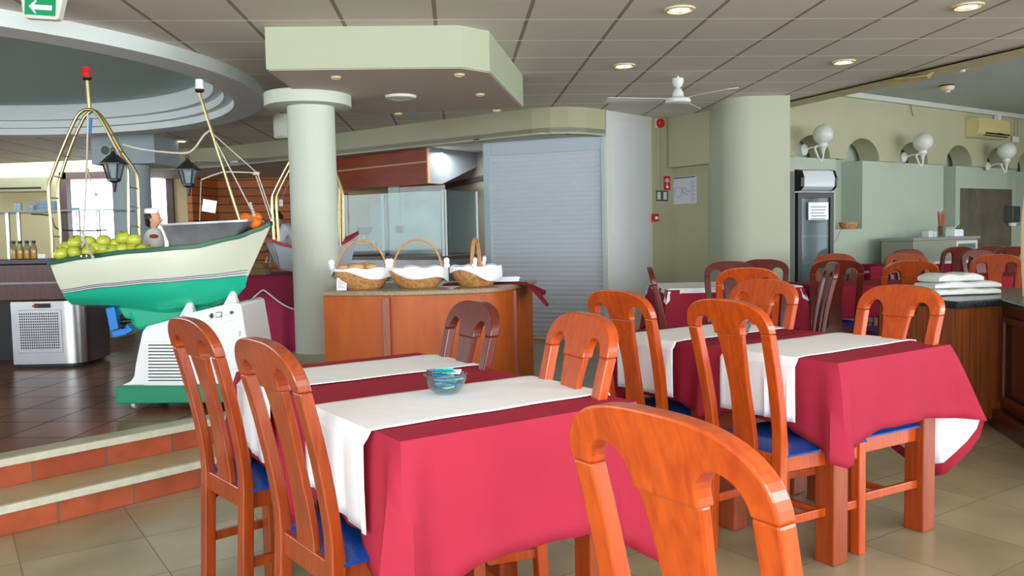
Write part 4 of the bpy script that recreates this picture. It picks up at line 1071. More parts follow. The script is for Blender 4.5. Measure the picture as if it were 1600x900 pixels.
MB().sphere((.052, 0, .190), .010, 10, 8, (1.3, .7, 1.1)).sphere((.046, 0, .176), .009, 8, 6, (.9, 1.3, .5)).sphere((.046, 0, .164), .010, 8, 6, (.9, 1.1, .8)).build('nose_and_chin', SKIN, chef, smooth=True)
MB().sphere((.050, 0, .181), .008, 8, 6, (.6, 1.8, .35)).build('moustache', HAIR, chef, smooth=True)
MB().sphere((.004, -.037, .188), .011, 10, 8, (.8, .4, 1.3)).sphere((.004, .037, .188), .011, 10, 8, (.8, .4, 1.3)).build('ear', SKIN, chef, smooth=True)
MB().sphere((-.012, 0, .205), .048, 18, 14, (.86, .88, 1.0)).sphere((-.026, 0, .178), .032, 14, 10, (.7, 1, 1.0)).build('hair', HAIR, chef, smooth=True)
MB().lathe([(.036, .232), (.043, .236), (.044, .262), (.030, .268), (0, .268)], 22, Matrix.Translation((-.006, 0, -.004))).build('white_cap', WHITE, chef, smooth=True)
MB().sphere((.041, -.016, .197), .004, 8, 6).sphere((.041, .016, .197), .004, 8, 6).build('eye', BLACK, chef, smooth=True)

# ================================================================== MAROON SKIRTED TABLE, SECOND BOAT, PEOPLE
SX0 = aty(372, 480, 7.15).x; SX1 = -1.46; SY0, SY1 = 7.15, 8.0; SZ = 1.25-(431-374)*7.15/1320
bt_ = thing('skirted_buffet_table', 'buffet table with plum skirt and white trimmed swag behind the white boat stand', 'table', ((SX0+SX1)/2, SY0, PZ))
hw = (SX1-SX0)/2; hz = SZ-PZ
MB().box((-hw+.02, .02, .0), (hw-.02, SY1-SY0, hz-.02)).build('table_frame', W_DK, bt_)
MB().box((-hw, -.01, hz-.02), (hw, SY1-SY0+.01, hz)).build('table_top', PLUM, bt_, bevel=.004)
def pleat(z0f, z1, y, amp, nm, m, nx=120, fr=34):
    vs = []; fs = []; R = 8
    pts = [(-hw-.0, 1.0)] + []
    for i in range(nx+1):
        u = i/nx; x = -hw+2*hw*u
        for k in range(R+1):
            t = k/R; z = z1+(z0f(u)-z1)*t
            vs.append((x, y-amp*(.3+.7*t)*(1+math.sin(u*fr+.6*math.sin(u*9))), z))
    for i in range(nx):
        for k in range(R): fs.append((i*(R+1)+k, i*(R+1)+k+1, (i+1)*(R+1)+k+1, (i+1)*(R+1)+k))
    o = MB().add(vs, fs).build(nm, m, bt_, smooth=True); o.modifiers.new('thickness', 'SOLIDIFY').thickness = .003; return vs, R
MAG = mat('magenta_skirt_cloth', (192, 54, 98), .75, var=.08, vscale=5)
pleat(lambda u: .012, hz-.01, -.012, .026, 'pleated_skirt', MAG)
sag = lambda u: hz-.115-.17*abs(math.sin(PI*(u-.28)*1.5))**1.2
vs, R = pleat(sag, hz-.005, -.075, .006, 'swag_valance', PLUM, fr=20)
MB().tube([(v[0], v[1]-.006, v[2]) for v in vs[R::R+1]][::2], .007, 6).build('white_trim', WHITE, bt_, smooth=True)
# second boat: transom end on
b2 = thing('display_boat', 'pale blue toy boat with red rail half hidden behind the round column', 'boat', (aty(486, 400, 7.5).x, 7.5, SZ), math.radians(28))
RAIL = mat('red_rail', (176, 22, 34), .35); B2M = mat('pale_blue_gelcoat', (190, 202, 214), .3)
NS = 24; Gb = []; Kb = []
for i in range(NS+1):
    s_ = i/NS; x = -.36+.80*s_; hbr = (.15+.07*math.sin(min(1, s_/.5)*PI/2)) if s_ < .5 else .22*(1-((s_-.5)/.5)**2)
    Gb.append((x, max(hbr, .004), .19+.10*(2*s_-1)**2+.06*s_)); Kb.append((x*.8, hbr*.45, .0+.05*(2*s_-1)**2))
surf(Gb, Kb, 5, .03).build('hull', B2M, b2, smooth=True)
mb = MB()
for sgn in (-1, 1): mb.loft([[(x, sgn*(y+.012), z-.014), (x, sgn*(y+.012), z+.014), (x, sgn*(y-.02), z+.014), (x, sgn*(y-.02), z-.014)] for x, y, z in Gb])
mb.cbox((-.36, 0, .29), (.024, .32, .03)); mb.build('rail', RAIL, b2, bevel=.003)
MB().add([(x, -y*.95, z-.03) for x, y, z in Gb]+[(x, y*.95, z-.03) for x, y, z in Gb], [(i, i+1, NS+1+i+1, NS+1+i) for i in range(NS)]).build('deck', B2M, b2)
MB().add([(0, 0, 0)]*0, []).v
R28 = Matrix.Rotation(-math.radians(28), 3, 'Z'); B2L = Vector(b2.location)
def toL(x, y, Y): return R28 @ (Vector(pxp(x, y, Y))-B2L)
for pp, Y in (([(429, 392), (427, 350), (425, 312), (430, 296), (443, 270), (455, 248), (470, 222), (487, 210), (503, 222), (518, 262), (529, 292), (530, 310), (531, 385)], 7.4), ([(437, 392), (434, 350), (432, 312), (437, 296), (450, 270), (461, 250), (476, 226), (492, 214), (508, 226), (522, 262), (534, 296), (536, 315), (537, 385)], 7.55)):
    MB().tube(smoothpath([toL(x, y, Y) for x, y in pp], 4), .011, 8).build('brass_hoop', BRASS, b2, smooth=True)
p = pxp(439, 317, 7.6); o = MB().cbox((0, 0, 0), (.034, .003, .06)).build('white_tag', WHITE, loc=p); tag(o, 'small white tag hanging by the second boat', 'card')
mb = MB().cyl(pxp(439, 312, 7.6), pxp(453, 281, 7.45), .002, n=5); o = mb.build('tag_string', ROPE); tag(o, 'thin string that carries the small white tag', 'string')
# serving boxes on the skirted table
p = aty(414, 420, 7.45)
o = MB().box((-.10, -.08, 0), (.09, .08, .055)).box((-.07, -.07, .056), (.07, .07, .10)).build('brown_box', mat('kraft_card', (128, 106, 74), .8), loc=(p.x-.02, 7.3, SZ+.002), bevel=.003); tag(o, 'low brown boxes stacked at the left end of the plum skirted table', 'box')
mb = MB()
for dx in (0, .035): mb.tube(smoothpath([(dx, 0, 0), (dx, 0, .10), (dx+.02, .01, .15), (dx+.08, .02, .155)]), .006, 8)
o = mb.build('chrome_rails', CHROME, loc=(p.x+.02, 7.42, SZ+.002), smooth=True); tag(o, 'bent chrome handles behind the brown boxes', 'handle')

# people (continuous skinned bodies)
def skinbody(name, joints, bones, m, parent, sub=2):
    me = D.meshes.new(name); names = list(joints)
    me.from_pydata([joints[k][0] for k in names], [(names.index(a), names.index(b)) for a, b in bones], [])
    o = D.objects.new(name, me); C.objects.link(o); o.parent = parent; me.materials.append(m)
    md = o.modifiers.new('skin', 'SKIN'); md.use_smooth_shade = True
    if not me.skin_vertices: me.attributes
    for i, k in enumerate(names):
        sv = me.skin_vertices[0].data[i]; r = joints[k][1]; sv.radius = (r, r) if not isinstance(r, tuple) else r; sv.use_root = (i == 0)
    sb = o.modifiers.new('sub', 'SUBSURF'); sb.levels = sub; sb.render_levels = sub
    return o
UNI = mat('white_uniform', (226, 226, 232), .8, bump=.3, bscale=14); TRO = mat('black_trousers', (26, 26, 30), .8); SK2 = mat('brown_skin', (150, 104, 78), .55)
def server(loc, rz, label, bend, haircol, name='person'):
    t = thing(name, label, 'person', loc, rz)
    # faces +x ; bent forward by 'bend'
    def rot(x, y, z, b=bend, o=(0, .92)):
        dx, dz = x-o[0], z-o[1]; return (o[0]+dx*math.cos(b)+dz*math.sin(b), y, o[1]-dx*math.sin(b)+dz*math.cos(b))
    J = {'pelvis': ((0, 0, .92), .125), 'waist': (rot(0, 0, 1.08), .115), 'chest': (rot(0, 0, 1.30), .135), 'neck': (rot(.01, 0, 1.47), .052), 'head0': (rot(.03, 0, 1.56), (.065, .07)), 'head1': (rot(.04, 0, 1.66), (.078, .088)), 'head2': (rot(.035, 0, 1.73), (.06, .065))}
    Bn = [('pelvis', 'waist'), ('waist', 'chest'), ('chest', 'neck'), ('neck', 'head0'), ('head0', 'head1'), ('head1', 'head2')]
    for s, sd in ((-1, 'r'), (1, 'l')):
        J['sh'+sd] = (rot(0, s*.18, 1.40), .055); sh_ = J['sh'+sd][0]
        J['el'+sd] = ((sh_[0]+.10, s*.22, sh_[2]-.25), .042); e = J['el'+sd][0]
        J['wr'+sd] = ((e[0]+.22, s*.16, e[2]-.06), .028); w_ = J['wr'+sd][0]
        J['pa'+sd] = ((w_[0]+.07, s*.15, w_[2]-.03), (.034, .016)); pa = J['pa'+sd][0]
        Bn += [('chest', 'sh'+sd), ('sh'+sd, 'el'+sd), ('el'+sd, 'wr'+sd), ('wr'+sd, 'pa'+sd)]
        for f, (dy, ln) in enumerate(((-.024, .062), (-.008, .072), (.008, .068), (.022, .052))):
            J['f%d%s' % (f, sd)] = ((pa[0]+.035, pa[1]+dy, pa[2]-.008), .0085); J['g%d%s' % (f, sd)] = ((pa[0]+.035+ln*.6, pa[1]+dy*1.1, pa[2]-.035), .007)
            Bn += [('pa'+sd, 'f%d%s' % (f, sd)), ('f%d%s' % (f, sd), 'g%d%s' % (f, sd))]
        J['th'+sd] = ((pa[0]+.0, pa[1]-s*.045, pa[2]-.012), .0095); Bn.append(('pa'+sd, 'th'+sd))
        J['hip'+sd] = ((0, s*.085, .80), .085); J['kn'+sd] = ((.03, s*.10, .48), .06); J['an'+sd] = ((0, s*.10, .07), .04); J['to'+sd] = ((.15, s*.12, .035), .033)
        Bn += [('pelvis', 'hip'+sd), ('hip'+sd, 'kn'+sd), ('kn'+sd, 'an'+sd), ('an'+sd, 'to'+sd)]
    skinbody('body', J, Bn, SK2, t)
    k_ = 1.12
    def fat(ks, add): return {k: (J[k][0], tuple(v*k_+add for v in J[k][1]) if isinstance(J[k][1], tuple) else J[k][1]*k_+add) for k in ks}
    ks = ['pelvis', 'waist', 'chest', 'shr', 'elr', 'shl', 'ell']; Jf = fat(ks, .012)
    for sd in 'rl':
        e = Vector(J['el'+sd][0]); w_ = Vector(J['wr'+sd][0]); Jf['fo'+sd] = (tuple(e.lerp(w_, .85)), .045)
    ch_ = Vector(J['chest'][0]); nk = Vector(J['neck'][0])
    for k in ('pelvis', 'waist', 'chest'): Jf[k] = (Jf[k][0], J[k][1]*1.12+.035)
    Jf['collar'] = (tuple(ch_.lerp(nk, .86)), .080); Jf['hem'] = ((-.005, 0, .84), .165); Jf.pop('pelvis')
    for sd in 'rl': Jf['sh'+sd] = (Jf['sh'+sd][0], .085)
    skinbody('uniform_jacket', Jf, [('hem', 'waist'), ('chest', 'collar'), ('waist', 'chest'), ('chest', 'shr'), ('shr', 'elr'), ('elr', 'for'), ('chest', 'shl'), ('shl', 'ell'), ('ell', 'fol')], UNI, t)
    Jt = fat(['pelvis', 'hipr', 'knr', 'anr', 'hipl', 'knl', 'anl'], .006); Jt['top'] = ((0, 0, 1.02), .13); Jt['pelvis'] = (Jt['pelvis'][0], .135); Jt['hipr'] = (Jt['hipr'][0], .10); Jt['hipl'] = (Jt['hipl'][0], .10)
    for s in (-1, 1): MB().sphere((.07, s*.11, .045), .055, 12, 8, (2.3, .95, .8)).build('shoe', BLACK, t, smooth=True)
    skinbody('trousers', Jt, [('pelvis', 'top'), ('pelvis', 'hipr'), ('hipr', 'knr'), ('knr', 'anr'), ('pelvis', 'hipl'), ('hipl', 'knl'), ('knl', 'anl')], TRO, t)
    hp = Vector(J['head1'][0]); up = (Vector(J['head2'][0])-hp).normalized(); fw = Vector((math.cos(bend), 0, -math.sin(bend)))
    Mh = Matrix.Translation(hp) @ Matrix((fw, Vector((0, 1, 0)), up)).transposed().to_4x4()
    MB().sphere((-.016, 0, .026), .092, 20, 14, (.95, .92, .98), Mh).sphere((-.06, 0, -.03), .06, 14, 10, (.8, 1.1, 1.1), Mh).build('hair', haircol, t, smooth=True)
    MB().sphere((.078, 0, -.012), .014, 10, 8, (1.1, .8, 1.3), Mh).build('nose', SK2, t, smooth=True)
    MB().sphere((.0, -.072, -.01), .020, 10, 8, (.7, .5, 1.3), Mh).sphere((.0, .072, -.01), .020, 10, 8, (.7, .4, 1.3), Mh).build('ear', SK2, t, smooth=True)
    MB().sphere((.064, -.028, .010), .011, 8, 6, (.6, 1, .7), Mh).sphere((.064, .028, .010), .011, 8, 6, (.6, 1, .7), Mh).build('eye', BLACK, t, smooth=True)
    MB().sphere((.066, 0, -.048), .016, 8, 6, (.4, 1.3, .3), Mh).build('mouth', mat('lip_tone', (130, 70, 62), .5), t, smooth=True)
    return t
pp = aty(435, 350, 11.5)
bend = .62
hx = math.sin(bend)*.74; hz_ = .92+math.cos(bend)*.74
sv1 = server((pp.x+.385, 11.5, PZ), PI, 'black haired person in white uniform bending over behind the red railed boat', .66, HAIR); sv1.scale = (.86,)*3
pp = aty(297, 345, 11.5)
sv2 = server((pp.x+.62, 11.5, PZ), PI, 'grey haired person bending far behind the steel pan', 1.02, mat('grey_hair', (120, 114, 108), .7)); sv2.scale = (.88,)*3

# ================================================================== FAR LEFT SERVERY
sv = thing('servery_counter', 'dark brown servery counter with black top and glass gantry at the far left', 'counter', (0, 0, 0))
x0 = aty(-60, 420, 6.75).x; x1 = aty(150, 420, 6.75).x
MB().box((x0, 6.75, .80), (x1, 7.6, 1.085)).build('counter_fascia', W_DK, sv, bevel=.004)
MB().box((x0, 6.72, 1.088), (x1+.03, 7.65, 1.13)).build('black_top', mat('black_granite', (24, 26, 34), .15), sv, bevel=.005)
MB().box((x0, 6.742, .93), (x1, 6.7495, .945)).build('metal_strip', STEELD, sv)
MB().box((x0, 7.1, PZ), (x1-.35, 7.55, .798)).build('plinth', BLACK, sv)
zsf = 1.25+(382-333)*6.95/1320
gs = aty(178, 340, 6.95).x
MB().box((x0, 6.85, zsf), (gs, 7.35, zsf+.012)).build('glass_shelf', glassm('green_shelf_glass', (170, 200, 195), .03, .3), sv)
for xx in (14, 31, 124, 155):
    q = aty(xx, 380, 7.0); MB().cyl((q.x, 7.0, 1.131), (q.x, 7.0, zsf), .016).build('gantry_post', STEEL, sv, smooth=True)
MB().tube(smoothpath([(gs-.6, 6.82, zsf-.02), (gs-.45, 6.82, zsf-.04), (gs-.4, 6.82, zsf-.14), (gs-.2, 6.82, zsf-.16), (gs, 6.82, zsf-.16)]), .006, 6).build('gantry_wire', STEELD, sv, smooth=True)
def onshelf(xa, xb, ytop, label, nm, m, Y=7.02, tap=.9):
    a = aty(xa, 330, Y).x; b = aty(xb, 330, Y).x; h_ = aty(xa, ytop, Y).z-zsf-.012; cx_ = (a+b)/2; r = (b-a)/2
    mb = MB(); n = max(2, int(h_/.02))
    for k in range(n): mb.lathe([(r*tap, 0), (r, h_/n*.92)], 16, Matrix.Translation((0, 0, h_/n*k)), sy=.8)
    o = mb.build(nm, m, loc=(cx_, Y, zsf+.013), smooth=True); tag(o, label, 'container', 'tubs on the glass gantry'); return o
TUB = mat('blue_grey_plastic', (150, 172, 196), .35)
onshelf(23, 35, 318, 'narrow stack of blue grey tubs on the glass shelf, leftmost', 'tub_stack', TUB, tap=.96)
onshelf(43, 56, 321, 'small stack of tubs between the narrow stack and the big covered bowl', 'tub_stack', TUB, tap=.95)
onshelf(56, 92, 315, 'largest blue grey covered bowl on the glass shelf', 'covered_bowl', TUB, tap=.85)
onshelf(108, 124, 325, 'low pair of tubs in front of the bright far window', 'tub_stack', TUB, tap=.95)
bot0 = None; OIL = mat('golden_oil', (214, 150, 30), .25); CLR = glassm('bottle_glass', (235, 238, 225), .03, .03); CAP = mat('dark_green_cap', (20, 40, 34), .4)
bl_ = ['leftmost golden oil bottle on the black counter', 'second bottle in the front row of small oil bottles', 'third bottle in the front row of small oil bottles', 'fourth and rightmost bottle in the front row, beside the white card',
       'back row bottle behind the leftmost oil bottle', 'back row bottle second from the left', 'back row bottle third from the left', 'back row bottle nearest the white card']
for k in range(8):
    q = aty(22+(k % 4)*10.5, 400, 6.86+.09*(k//4)); Yb = 6.86+.09*(k//4)
    if bot0 is None:
        bot0 = thing('oil_bottle', '', 'bottle', (q.x, Yb, 1.131), 0, 'small oil bottles on the servery')
        MB().lathe([(.022, 0), (.024, .004), (.024, .095), (.014, .115), (.013, .125)], 16).build('bottle_glass', CLR, bot0, smooth=True)
        MB().lathe([(.021, .003), (.021, .075)], 14).build('oil_fill', OIL, bot0, smooth=True)
        MB().lathe([(.015, .122), (.016, .126), (.016, .145), (.0, .146)], 14).build('bottle_cap', CAP, bot0, smooth=True); r = bot0
    else: r = dup(bot0, (q.x, Yb, 1.131), k, '')
    r['label'] = bl_[k]
q = aty(65, 402, 6.85); o = MB().add([(-.03, 0, 0), (.03, 0, 0), (.03, .0, .035), (-.03, .0, .035), (-.03, .03, 0), (.03, .03, 0)], [(0, 1, 2, 3), (4, 3, 2, 5), (0, 4, 5, 1), (0, 3, 4), (1, 5, 2)]).build('tent_card', WHITE, loc=(q.x, 6.85, 1.131)); tag(o, 'tiny white tent card beside the oil bottles', 'card')
# steel chiller
fa = aty(20, 500, 6.65).x; fb = aty(100, 500, 6.65).x; fc = aty(148, 500, 6.85).x
ch = thing('steel_chiller', 'stainless undercounter chiller with perforated vent and rounded corner', 'chiller', (0, 0, PZ))
arc_ = [(fb+(fc-fb)*math.sin(PI/2*k/10), 6.63+(fc-fb)*(1-math.cos(PI/2*k/10))) for k in range(11)]
MB().prism([(fa, 6.63)]+arc_+[(fc, 7.08), (fa, 7.08)], .03, .795-PZ).build('chiller_body', STEEL, ch, smooth=True)
MB().prism([(fa+.03, 6.68)]+[(x-.03, y+.05) for x, y in arc_]+[(fa+.03, 7.05)], 0, .03).build('kick_plate', BLACK, ch)
za = .15; zb_ = .44
MB().box((fa+.05, 6.62, za-.03), (fb-.01, 6.6295, zb_+.02)).build('vent_panel', STEEL, ch, bevel=.002)
mb = MB()
for i in range(18):
    for j in range(14): mb.cbox((fa+.075+i*(fb-fa-.11)/17, 6.6185, za+.01+j*(zb_-za-.02)/13), (.009, .002, .012))
mb.build('vent_holes', BLACK, ch)
MB().box((fa+.19, 6.621, .475), (fb-.09, 6.6285, .51)).build('control_strip', BLACK, ch)
MB().cbox(((fa+fb)/2, 6.619, .492), (.05, .004, .014)).build('red_display', mat('red_display_glow', (150, 30, 30), .4), ch)
# dark and pale cabinets beyond
for (xa, xb, ya, m_, lb) in ((150, 168, 474, BLACK, 'black bin standing beyond the steel chiller'), (170, 184, 474, CREAM, 'narrow cream cabinet beyond the boat rudder')):
    a = aty(xa, 500, 8.6).x; b = aty(xb, 500, 8.6).x; zt = aty(xa, ya, 8.6).z
    mb = MB().box((a, 8.6, .0), (b, 9.0, zt-PZ)); mb.box((a-.01, 8.59, zt-PZ), (b+.01, 9.01, zt-PZ+.02)); o = mb.build('cabinet', m_, loc=(0, 0, PZ), bevel=.004); tag(o, lb, 'cabinet')
# split ac on the far wall
q = aty(36, 288, 15.0); ac = thing('wall_air_conditioner', 'long pale air conditioner high on the yellow far left wall', 'air conditioner', (q.x, 15.08, q.z))
MB().box((-.55, -.2, -.14), (.45, -.0, .13)).build('casing', CREAM, ac, bevel=.02); MB().box((-.5, -.204, -.09), (.38, -.2005, -.06)).build('louvre', BLACK, ac)
# ================================================================== KITCHEN HOOD, OVENS, GLASS GUARD
hA = aty(500, 250, 12.1); hB = aty(668, 250, 10.6); hC = aty(747, 250, 11.5)
hood = thing('extractor_hood', 'red wood faced extractor hood with dark grey slanted side', 'hood', (hB.x, hB.y, 0), math.atan2((hA-hB).y, (hA-hB).x)+PI)
Lh = (hA-hB).to_2d().length
MB().box((-Lh, 0, 1.905), (0, .03, 2.345)).build('wood_fascia', W_HOOD, hood)
MB().box((-Lh, -.006, 2.165), (0, -.0005, 2.185)).build('light_strip', mat('pale_strip', (206, 160, 120), .5), hood)
MB().box((-.012, -.008, 1.905), (.008, .035, 2.345)).build('corner_trim', mat('pale_strip', (206, 160, 120), .5), hood)
dr = Matrix.Rotation(-hood.rotation_euler.z, 3, 'Z') @ Vector((hC.x-hB.x, hC.y-hB.y, 0))
e = dr.to_2d(); nn = Vector((-e.y, e.x)).normalized()*.02
prof = [(0.01, 1.905), (.22, 1.905), (.95, 2.17), (.95, 2.345), (.01, 2.345)]
vs = [(e.x*t, e.y*t+.031, z) for t, z in prof]+[(e.x*t+nn.x, e.y*t+nn.y+.031, z) for t, z in prof]; n = 5
MB().add(vs, [tuple(range(n)), tuple(reversed(range(n, 2*n)))]+[(i, (i+1) % n, n+(i+1) % n, n+i) for i in range(n)]).build('grey_side', mat('slate_grey_panel', (128, 138, 146), .55), hood)
MB().box((-Lh, .035, 1.93), (-.05, .3, 1.95)).build('hood_tray', STEEL, hood)
ov = thing('steel_oven_block', 'tall stainless oven block behind the glass guard', 'oven', (0, 0, 0))
oa = aty(608, 350, 11.4); ob = aty(697, 350, 10.9); m_ = (ob-oa).to_2d(); nv = Vector((-.10, .99))*.55
OV = mat('smeared_steel', (196, 202, 198), .6, .55, var=.22, vscale=2.2)
MB().prism([(oa.x, oa.y), (ob.x, ob.y), (ob.x+nv.x, ob.y+nv.y), (oa.x+nv.x, oa.y+nv.y)], 0, 1.9).build('oven_body', OV, ov)
fe = oa.to_2d()+m_*.2; k2 = -nv.normalized()*.012
MB().prism([(oa.x+k2.x, oa.y+k2.y), (fe.x+k2.x, fe.y+k2.y), (fe.x, fe.y), (oa.x, oa.y)], 0, 1.92).build('corner_frame', mat('pale_frame', (200, 208, 204), .5), ov)
q = aty(624, 358, 11.28); MB().cbox((0, 0, 0), (.085, .012, .09)).build('red_notice', mat('dull_red', (150, 30, 48), .5), ov).location = (q.x, q.y-.02, q.z)
# glass guard on its counter
gc = [(aty(520, 380, 9.95).x, 9.95), (aty(695, 380, 9.05).x, 9.05), (aty(746, 380, 9.65).x, 9.65)]
sg = thing('glass_guard_counter', 'hot counter with upright glass guard behind the bread baskets', 'counter', (0, 0, 0))
MB().prism([gc[0], gc[1], gc[2], (gc[2][0]-.4, gc[2][1]+.35), (gc[0][0]+.15, gc[0][1]+.6)], 0, .99).build('counter_body', STEELD, sg)
MB().prism([(gc[0][0]-.03, gc[0][1]-.03), (gc[1][0], gc[1][1]-.04), (gc[2][0]+.03, gc[2][1]), (gc[2][0]-.4, gc[2][1]+.36), (gc[0][0]+.15, gc[0][1]+.6)], .991, 1.03).build('counter_top', mat('dark_worktop', (52, 40, 38), .3), sg)
def gpane(p, q, nm='glass_pane'):
    p = Vector(p); q = Vector(q); d = (q-p); n_ = Vector((-d.y, d.x)).normalized()*.006
    MB().prism([tuple(p), tuple(q), tuple(q+n_), tuple(p+n_)], 1.06, 1.735).build(nm, GLASS, sg)
g542 = aty(541, 350, 9.83); g598 = aty(598, 350, 9.9)
gpane((g542.x, 9.86), (gc[1][0]-.02, gc[1][1]+.03)); gpane((gc[1][0]+.02, gc[1][1]+.04), (gc[2][0], gc[2][1]-.0))
for (x, y, r) in ((g542.x, 9.86, .022), (g598.x, 9.90, .016), (gc[1][0]-.02, gc[1][1]+.03, .016), (gc[1][0]+.015, gc[1][1]+.035, .012), (gc[2][0], gc[2][1], .014)):
    MB().cyl((x, y, 1.031), (x, y, 1.74), r).build('guard_post', mat('bright_post', (206, 212, 214), .3), sg, smooth=True)
# machine behind the glass
q = aty(563, 375, 10.6); mc = thing('food_mixer', 'dark countertop machine with grey bowl behind the left glass pane', 'machine', (q.x, 10.9, 1.10-.06))
MB().box((-.17, -.14, 0), (.14, .14, .13)).build('machine_base', BLACK, mc, bevel=.01); MB().box((.10, -.05, .13), (.14, .05, .17)).build('machine_neck', STEELD, mc)
MB().lathe([(.04, .24), (.09, .28), (.11, .34), (.10, .34), (.03, .26)], 18).build('machine_bowl', mat('brown_bowl', (80, 56, 42), .4), mc, smooth=True); MB().cyl((0, 0, .13), (0, 0, .25), .02).build('machine_stem', STEELD, mc)
MB().box((-2.6, 10.72, 0), (-1.75, 11.2, 1.038)).build('wall_worktop_back', W_DK, kind='structure')
MB().box((aty(545, 350, 12.4).x, 12.4, 0), (aty(608, 350, 12.4).x, 12.5, 1.98)).build('wall_kitchen_partition', mat('beige_partition', (188, 164, 124), .7), kind='structure')
MB().box((aty(578, 350, 12.38).x, 12.36, 0), (aty(606, 350, 12.38).x, 12.398, 1.74)).build('door_2', W_DK, kind='structure')
da = aty(698, 350, 11.6)
mb = MB(); 
# dark door frame of the pale kitchen wall
q1 = onwall(699, 350, Vector((aty(690, 300, 12.55).x, 12.5)), Vector((S0.x+.3-aty(690, 300, 12.6).x, 10.6-12.6)).normalized()); q2 = Vector((S0.x-.02, 10.72, 0))
dvv = (q2.to_2d()-q1.to_2d()).normalized(); nrm = Vector((dvv.y, -dvv.x))*-.03
if nrm.y > 0: nrm = -nrm
def fr_(a, b, z0, z1): 
    a = Vector(a); b = Vector(b); mb.prism([tuple(a), tuple(b), tuple(b+nrm), tuple(a+nrm)], z0, z1)
fr_(q1.to_2d(), q1.to_2d()+dvv*.07, 0, 2.0); fr_(q1.to_2d(), q2.to_2d(), 1.93, 2.0)
mb.build('door_1', mat('black_door_frame', (40, 36, 36), .5), kind='structure')
# ================================================================== RIGHT WALL FITTINGS
NX_ = -WN     # into the room
GLOBE = mat('opal_globe_glass', (214, 218, 212), .35)
for i, (px_, py_, r_px, lb) in enumerate(((1286, 210, 15.2, 'left globe wall lamp above the fridge'), (1442, 222, 14.4, 'middle globe wall lamp between the arches'), (1573, 236, 13.2, 'right globe wall lamp below the air conditioner'))):
    p = onw(px_, py_, .34); c = onw(px_-30, py_+24, 0)
    t = thing('globe_wall_lamp', lb, 'wall lamp', (c.x, c.y, c.z), WANG, 'globe lamps on the arcade wall')
    l = Matrix.Rotation(-WANG, 3, 'Z') @ (Vector((p.x, p.y, p.z))-Vector((c.x, c.y, c.z))); r = r_px*p.y/1320
    MB().lathe([(.0, -.0), (.07, 0), (.07, .012), (.05, .024), (.03, .04), (.0, .045)], 20, Matrix.Rotation(PI/2, 4, 'X')).build('wall_rose', WPAINT, t, smooth=True)
    MB().sphere(l, r, 28, 18).build('globe', GLOBE, t, smooth=True)
    MB().lathe([(.018, -.13), (.022, -.10), (.040, -.06), (.055, -.045), (.055, -.01), (.04, .0)], 18, Matrix.Translation(l-Vector((0, 0, r-.02)))).build('globe_cup', WPAINT, t, smooth=True)
    b = l-Vector((0, 0, r+.10))
    pts = smoothpath([Vector((0, -.03, 0)), Vector((.07, -.10, .03)), Vector((.14, -.22, .02)), Vector((b.x-.12, b.y+.02, .0)), Vector((b.x-.11, b.y, b.z-.04)), Vector((b.x-.05, b.y, b.z-.10)), Vector((b.x, b.y, b.z-.06)), b])
    MB().tube(pts, .012, 8).build('curved_arm', WPAINT, t, smooth=True)
# air conditioner
p = onw(1534, 202, 0); ac = thing('air_conditioner', 'cream split air conditioner high on the arcade wall', 'air conditioner', (p.x, p.y, p.z), WANG)
MB().loft([[(-.50+e, y, z) for y, z in ((-.0, -.15), (-.12, -.16), (-.20, -.11), (-.22, .0), (-.20, .13), (0, .14))] for e in (0, .95)]).build('casing', mat('yellowed_plastic', (206, 192, 140), .45), ac, bevel=.008)
MB().box((-.30, -.225, -.105), (.42, -.18, -.085)).box((-.30, -.20, -.13), (.42, -.15, -.118)).build('air_slot', BLACK, ac)
MB().box((.05, -.235, -.10), (.16, -.20, -.08)).build('flap_motor', BLACK, ac)
p2 = onw(1560, 180, 0); l = Matrix.Rotation(-WANG, 3, 'Z') @ (Vector(p2)-Vector(p)); MB().box((.33, -.09, .14), (.42, -.02, HC2-.05-p.z)).build('pipe_trunking', WPAINT, ac)
def wallbox(name, px_, py_, w_, h_, d_, m, label, cat, k=.0, bevel=.004):
    p = onw(px_, py_, k); o = MB().box((-w_/2, -d_, -h_/2), (w_/2, 0, h_/2)).build(name, m, loc=p, rotz=WANG, bevel=bevel); tag(o, label, cat); return o
o = wallbox('white_sign_plate', 1586, 218, .21, .09, .012, WPAINT, 'small white blank sign hanging by two wires near the air conditioner', 'sign', .02)
MB().cyl((-.05, -.01, .05), (-.05, -.01, .45), .003, n=5).cyl((.05, -.01, .05), (.05, -.01, .45), .003, n=5).build('hanging_wire', STEELD, o)
# loose cable under the ceiling trunking
pts = [onw(x, y, .03) for x, y in ((1419, 157), (1423, 166), (1425, 175), (1427, 181))]; o = MB().tube(smoothpath(pts), .005, 5).build('loose_cable', BLACK); tag(o, 'short loose black cable dangling from the ceiling edge', 'cable')
# stainless wall panel, dispenser
a = onw(1500, 340, -.055); b = onw(1580, 340, -.055); zt = onw(1540, 295, -.055).z; 
W_ = (b-a).to_2d().length; o = MB().box((0, -.008, .35), (W_, 0, zt)).build('stainless_wall_panel', mat('scratched_steel_sheet', (150, 142, 130), .42, .7, var=.25, vscale=2.5), loc=(a.x, a.y, 0), rotz=WANG); tag(o, 'large stainless sheet fixed to the far right wall', 'panel')
o = wallbox('paper_dispenser', 1575, 335, .24, .26, .14, mat('dark_grey_plastic', (70, 74, 70), .35), 'dark towel dispenser on the stainless wall panel', 'dispenser', -.045, .015)
MB().lathe([(.05, -.19), (.06, -.16), (.06, -.14)], 14, Matrix.Translation((0, -.07, 0))).build('paper_roll_end', WHITE, o, smooth=True)
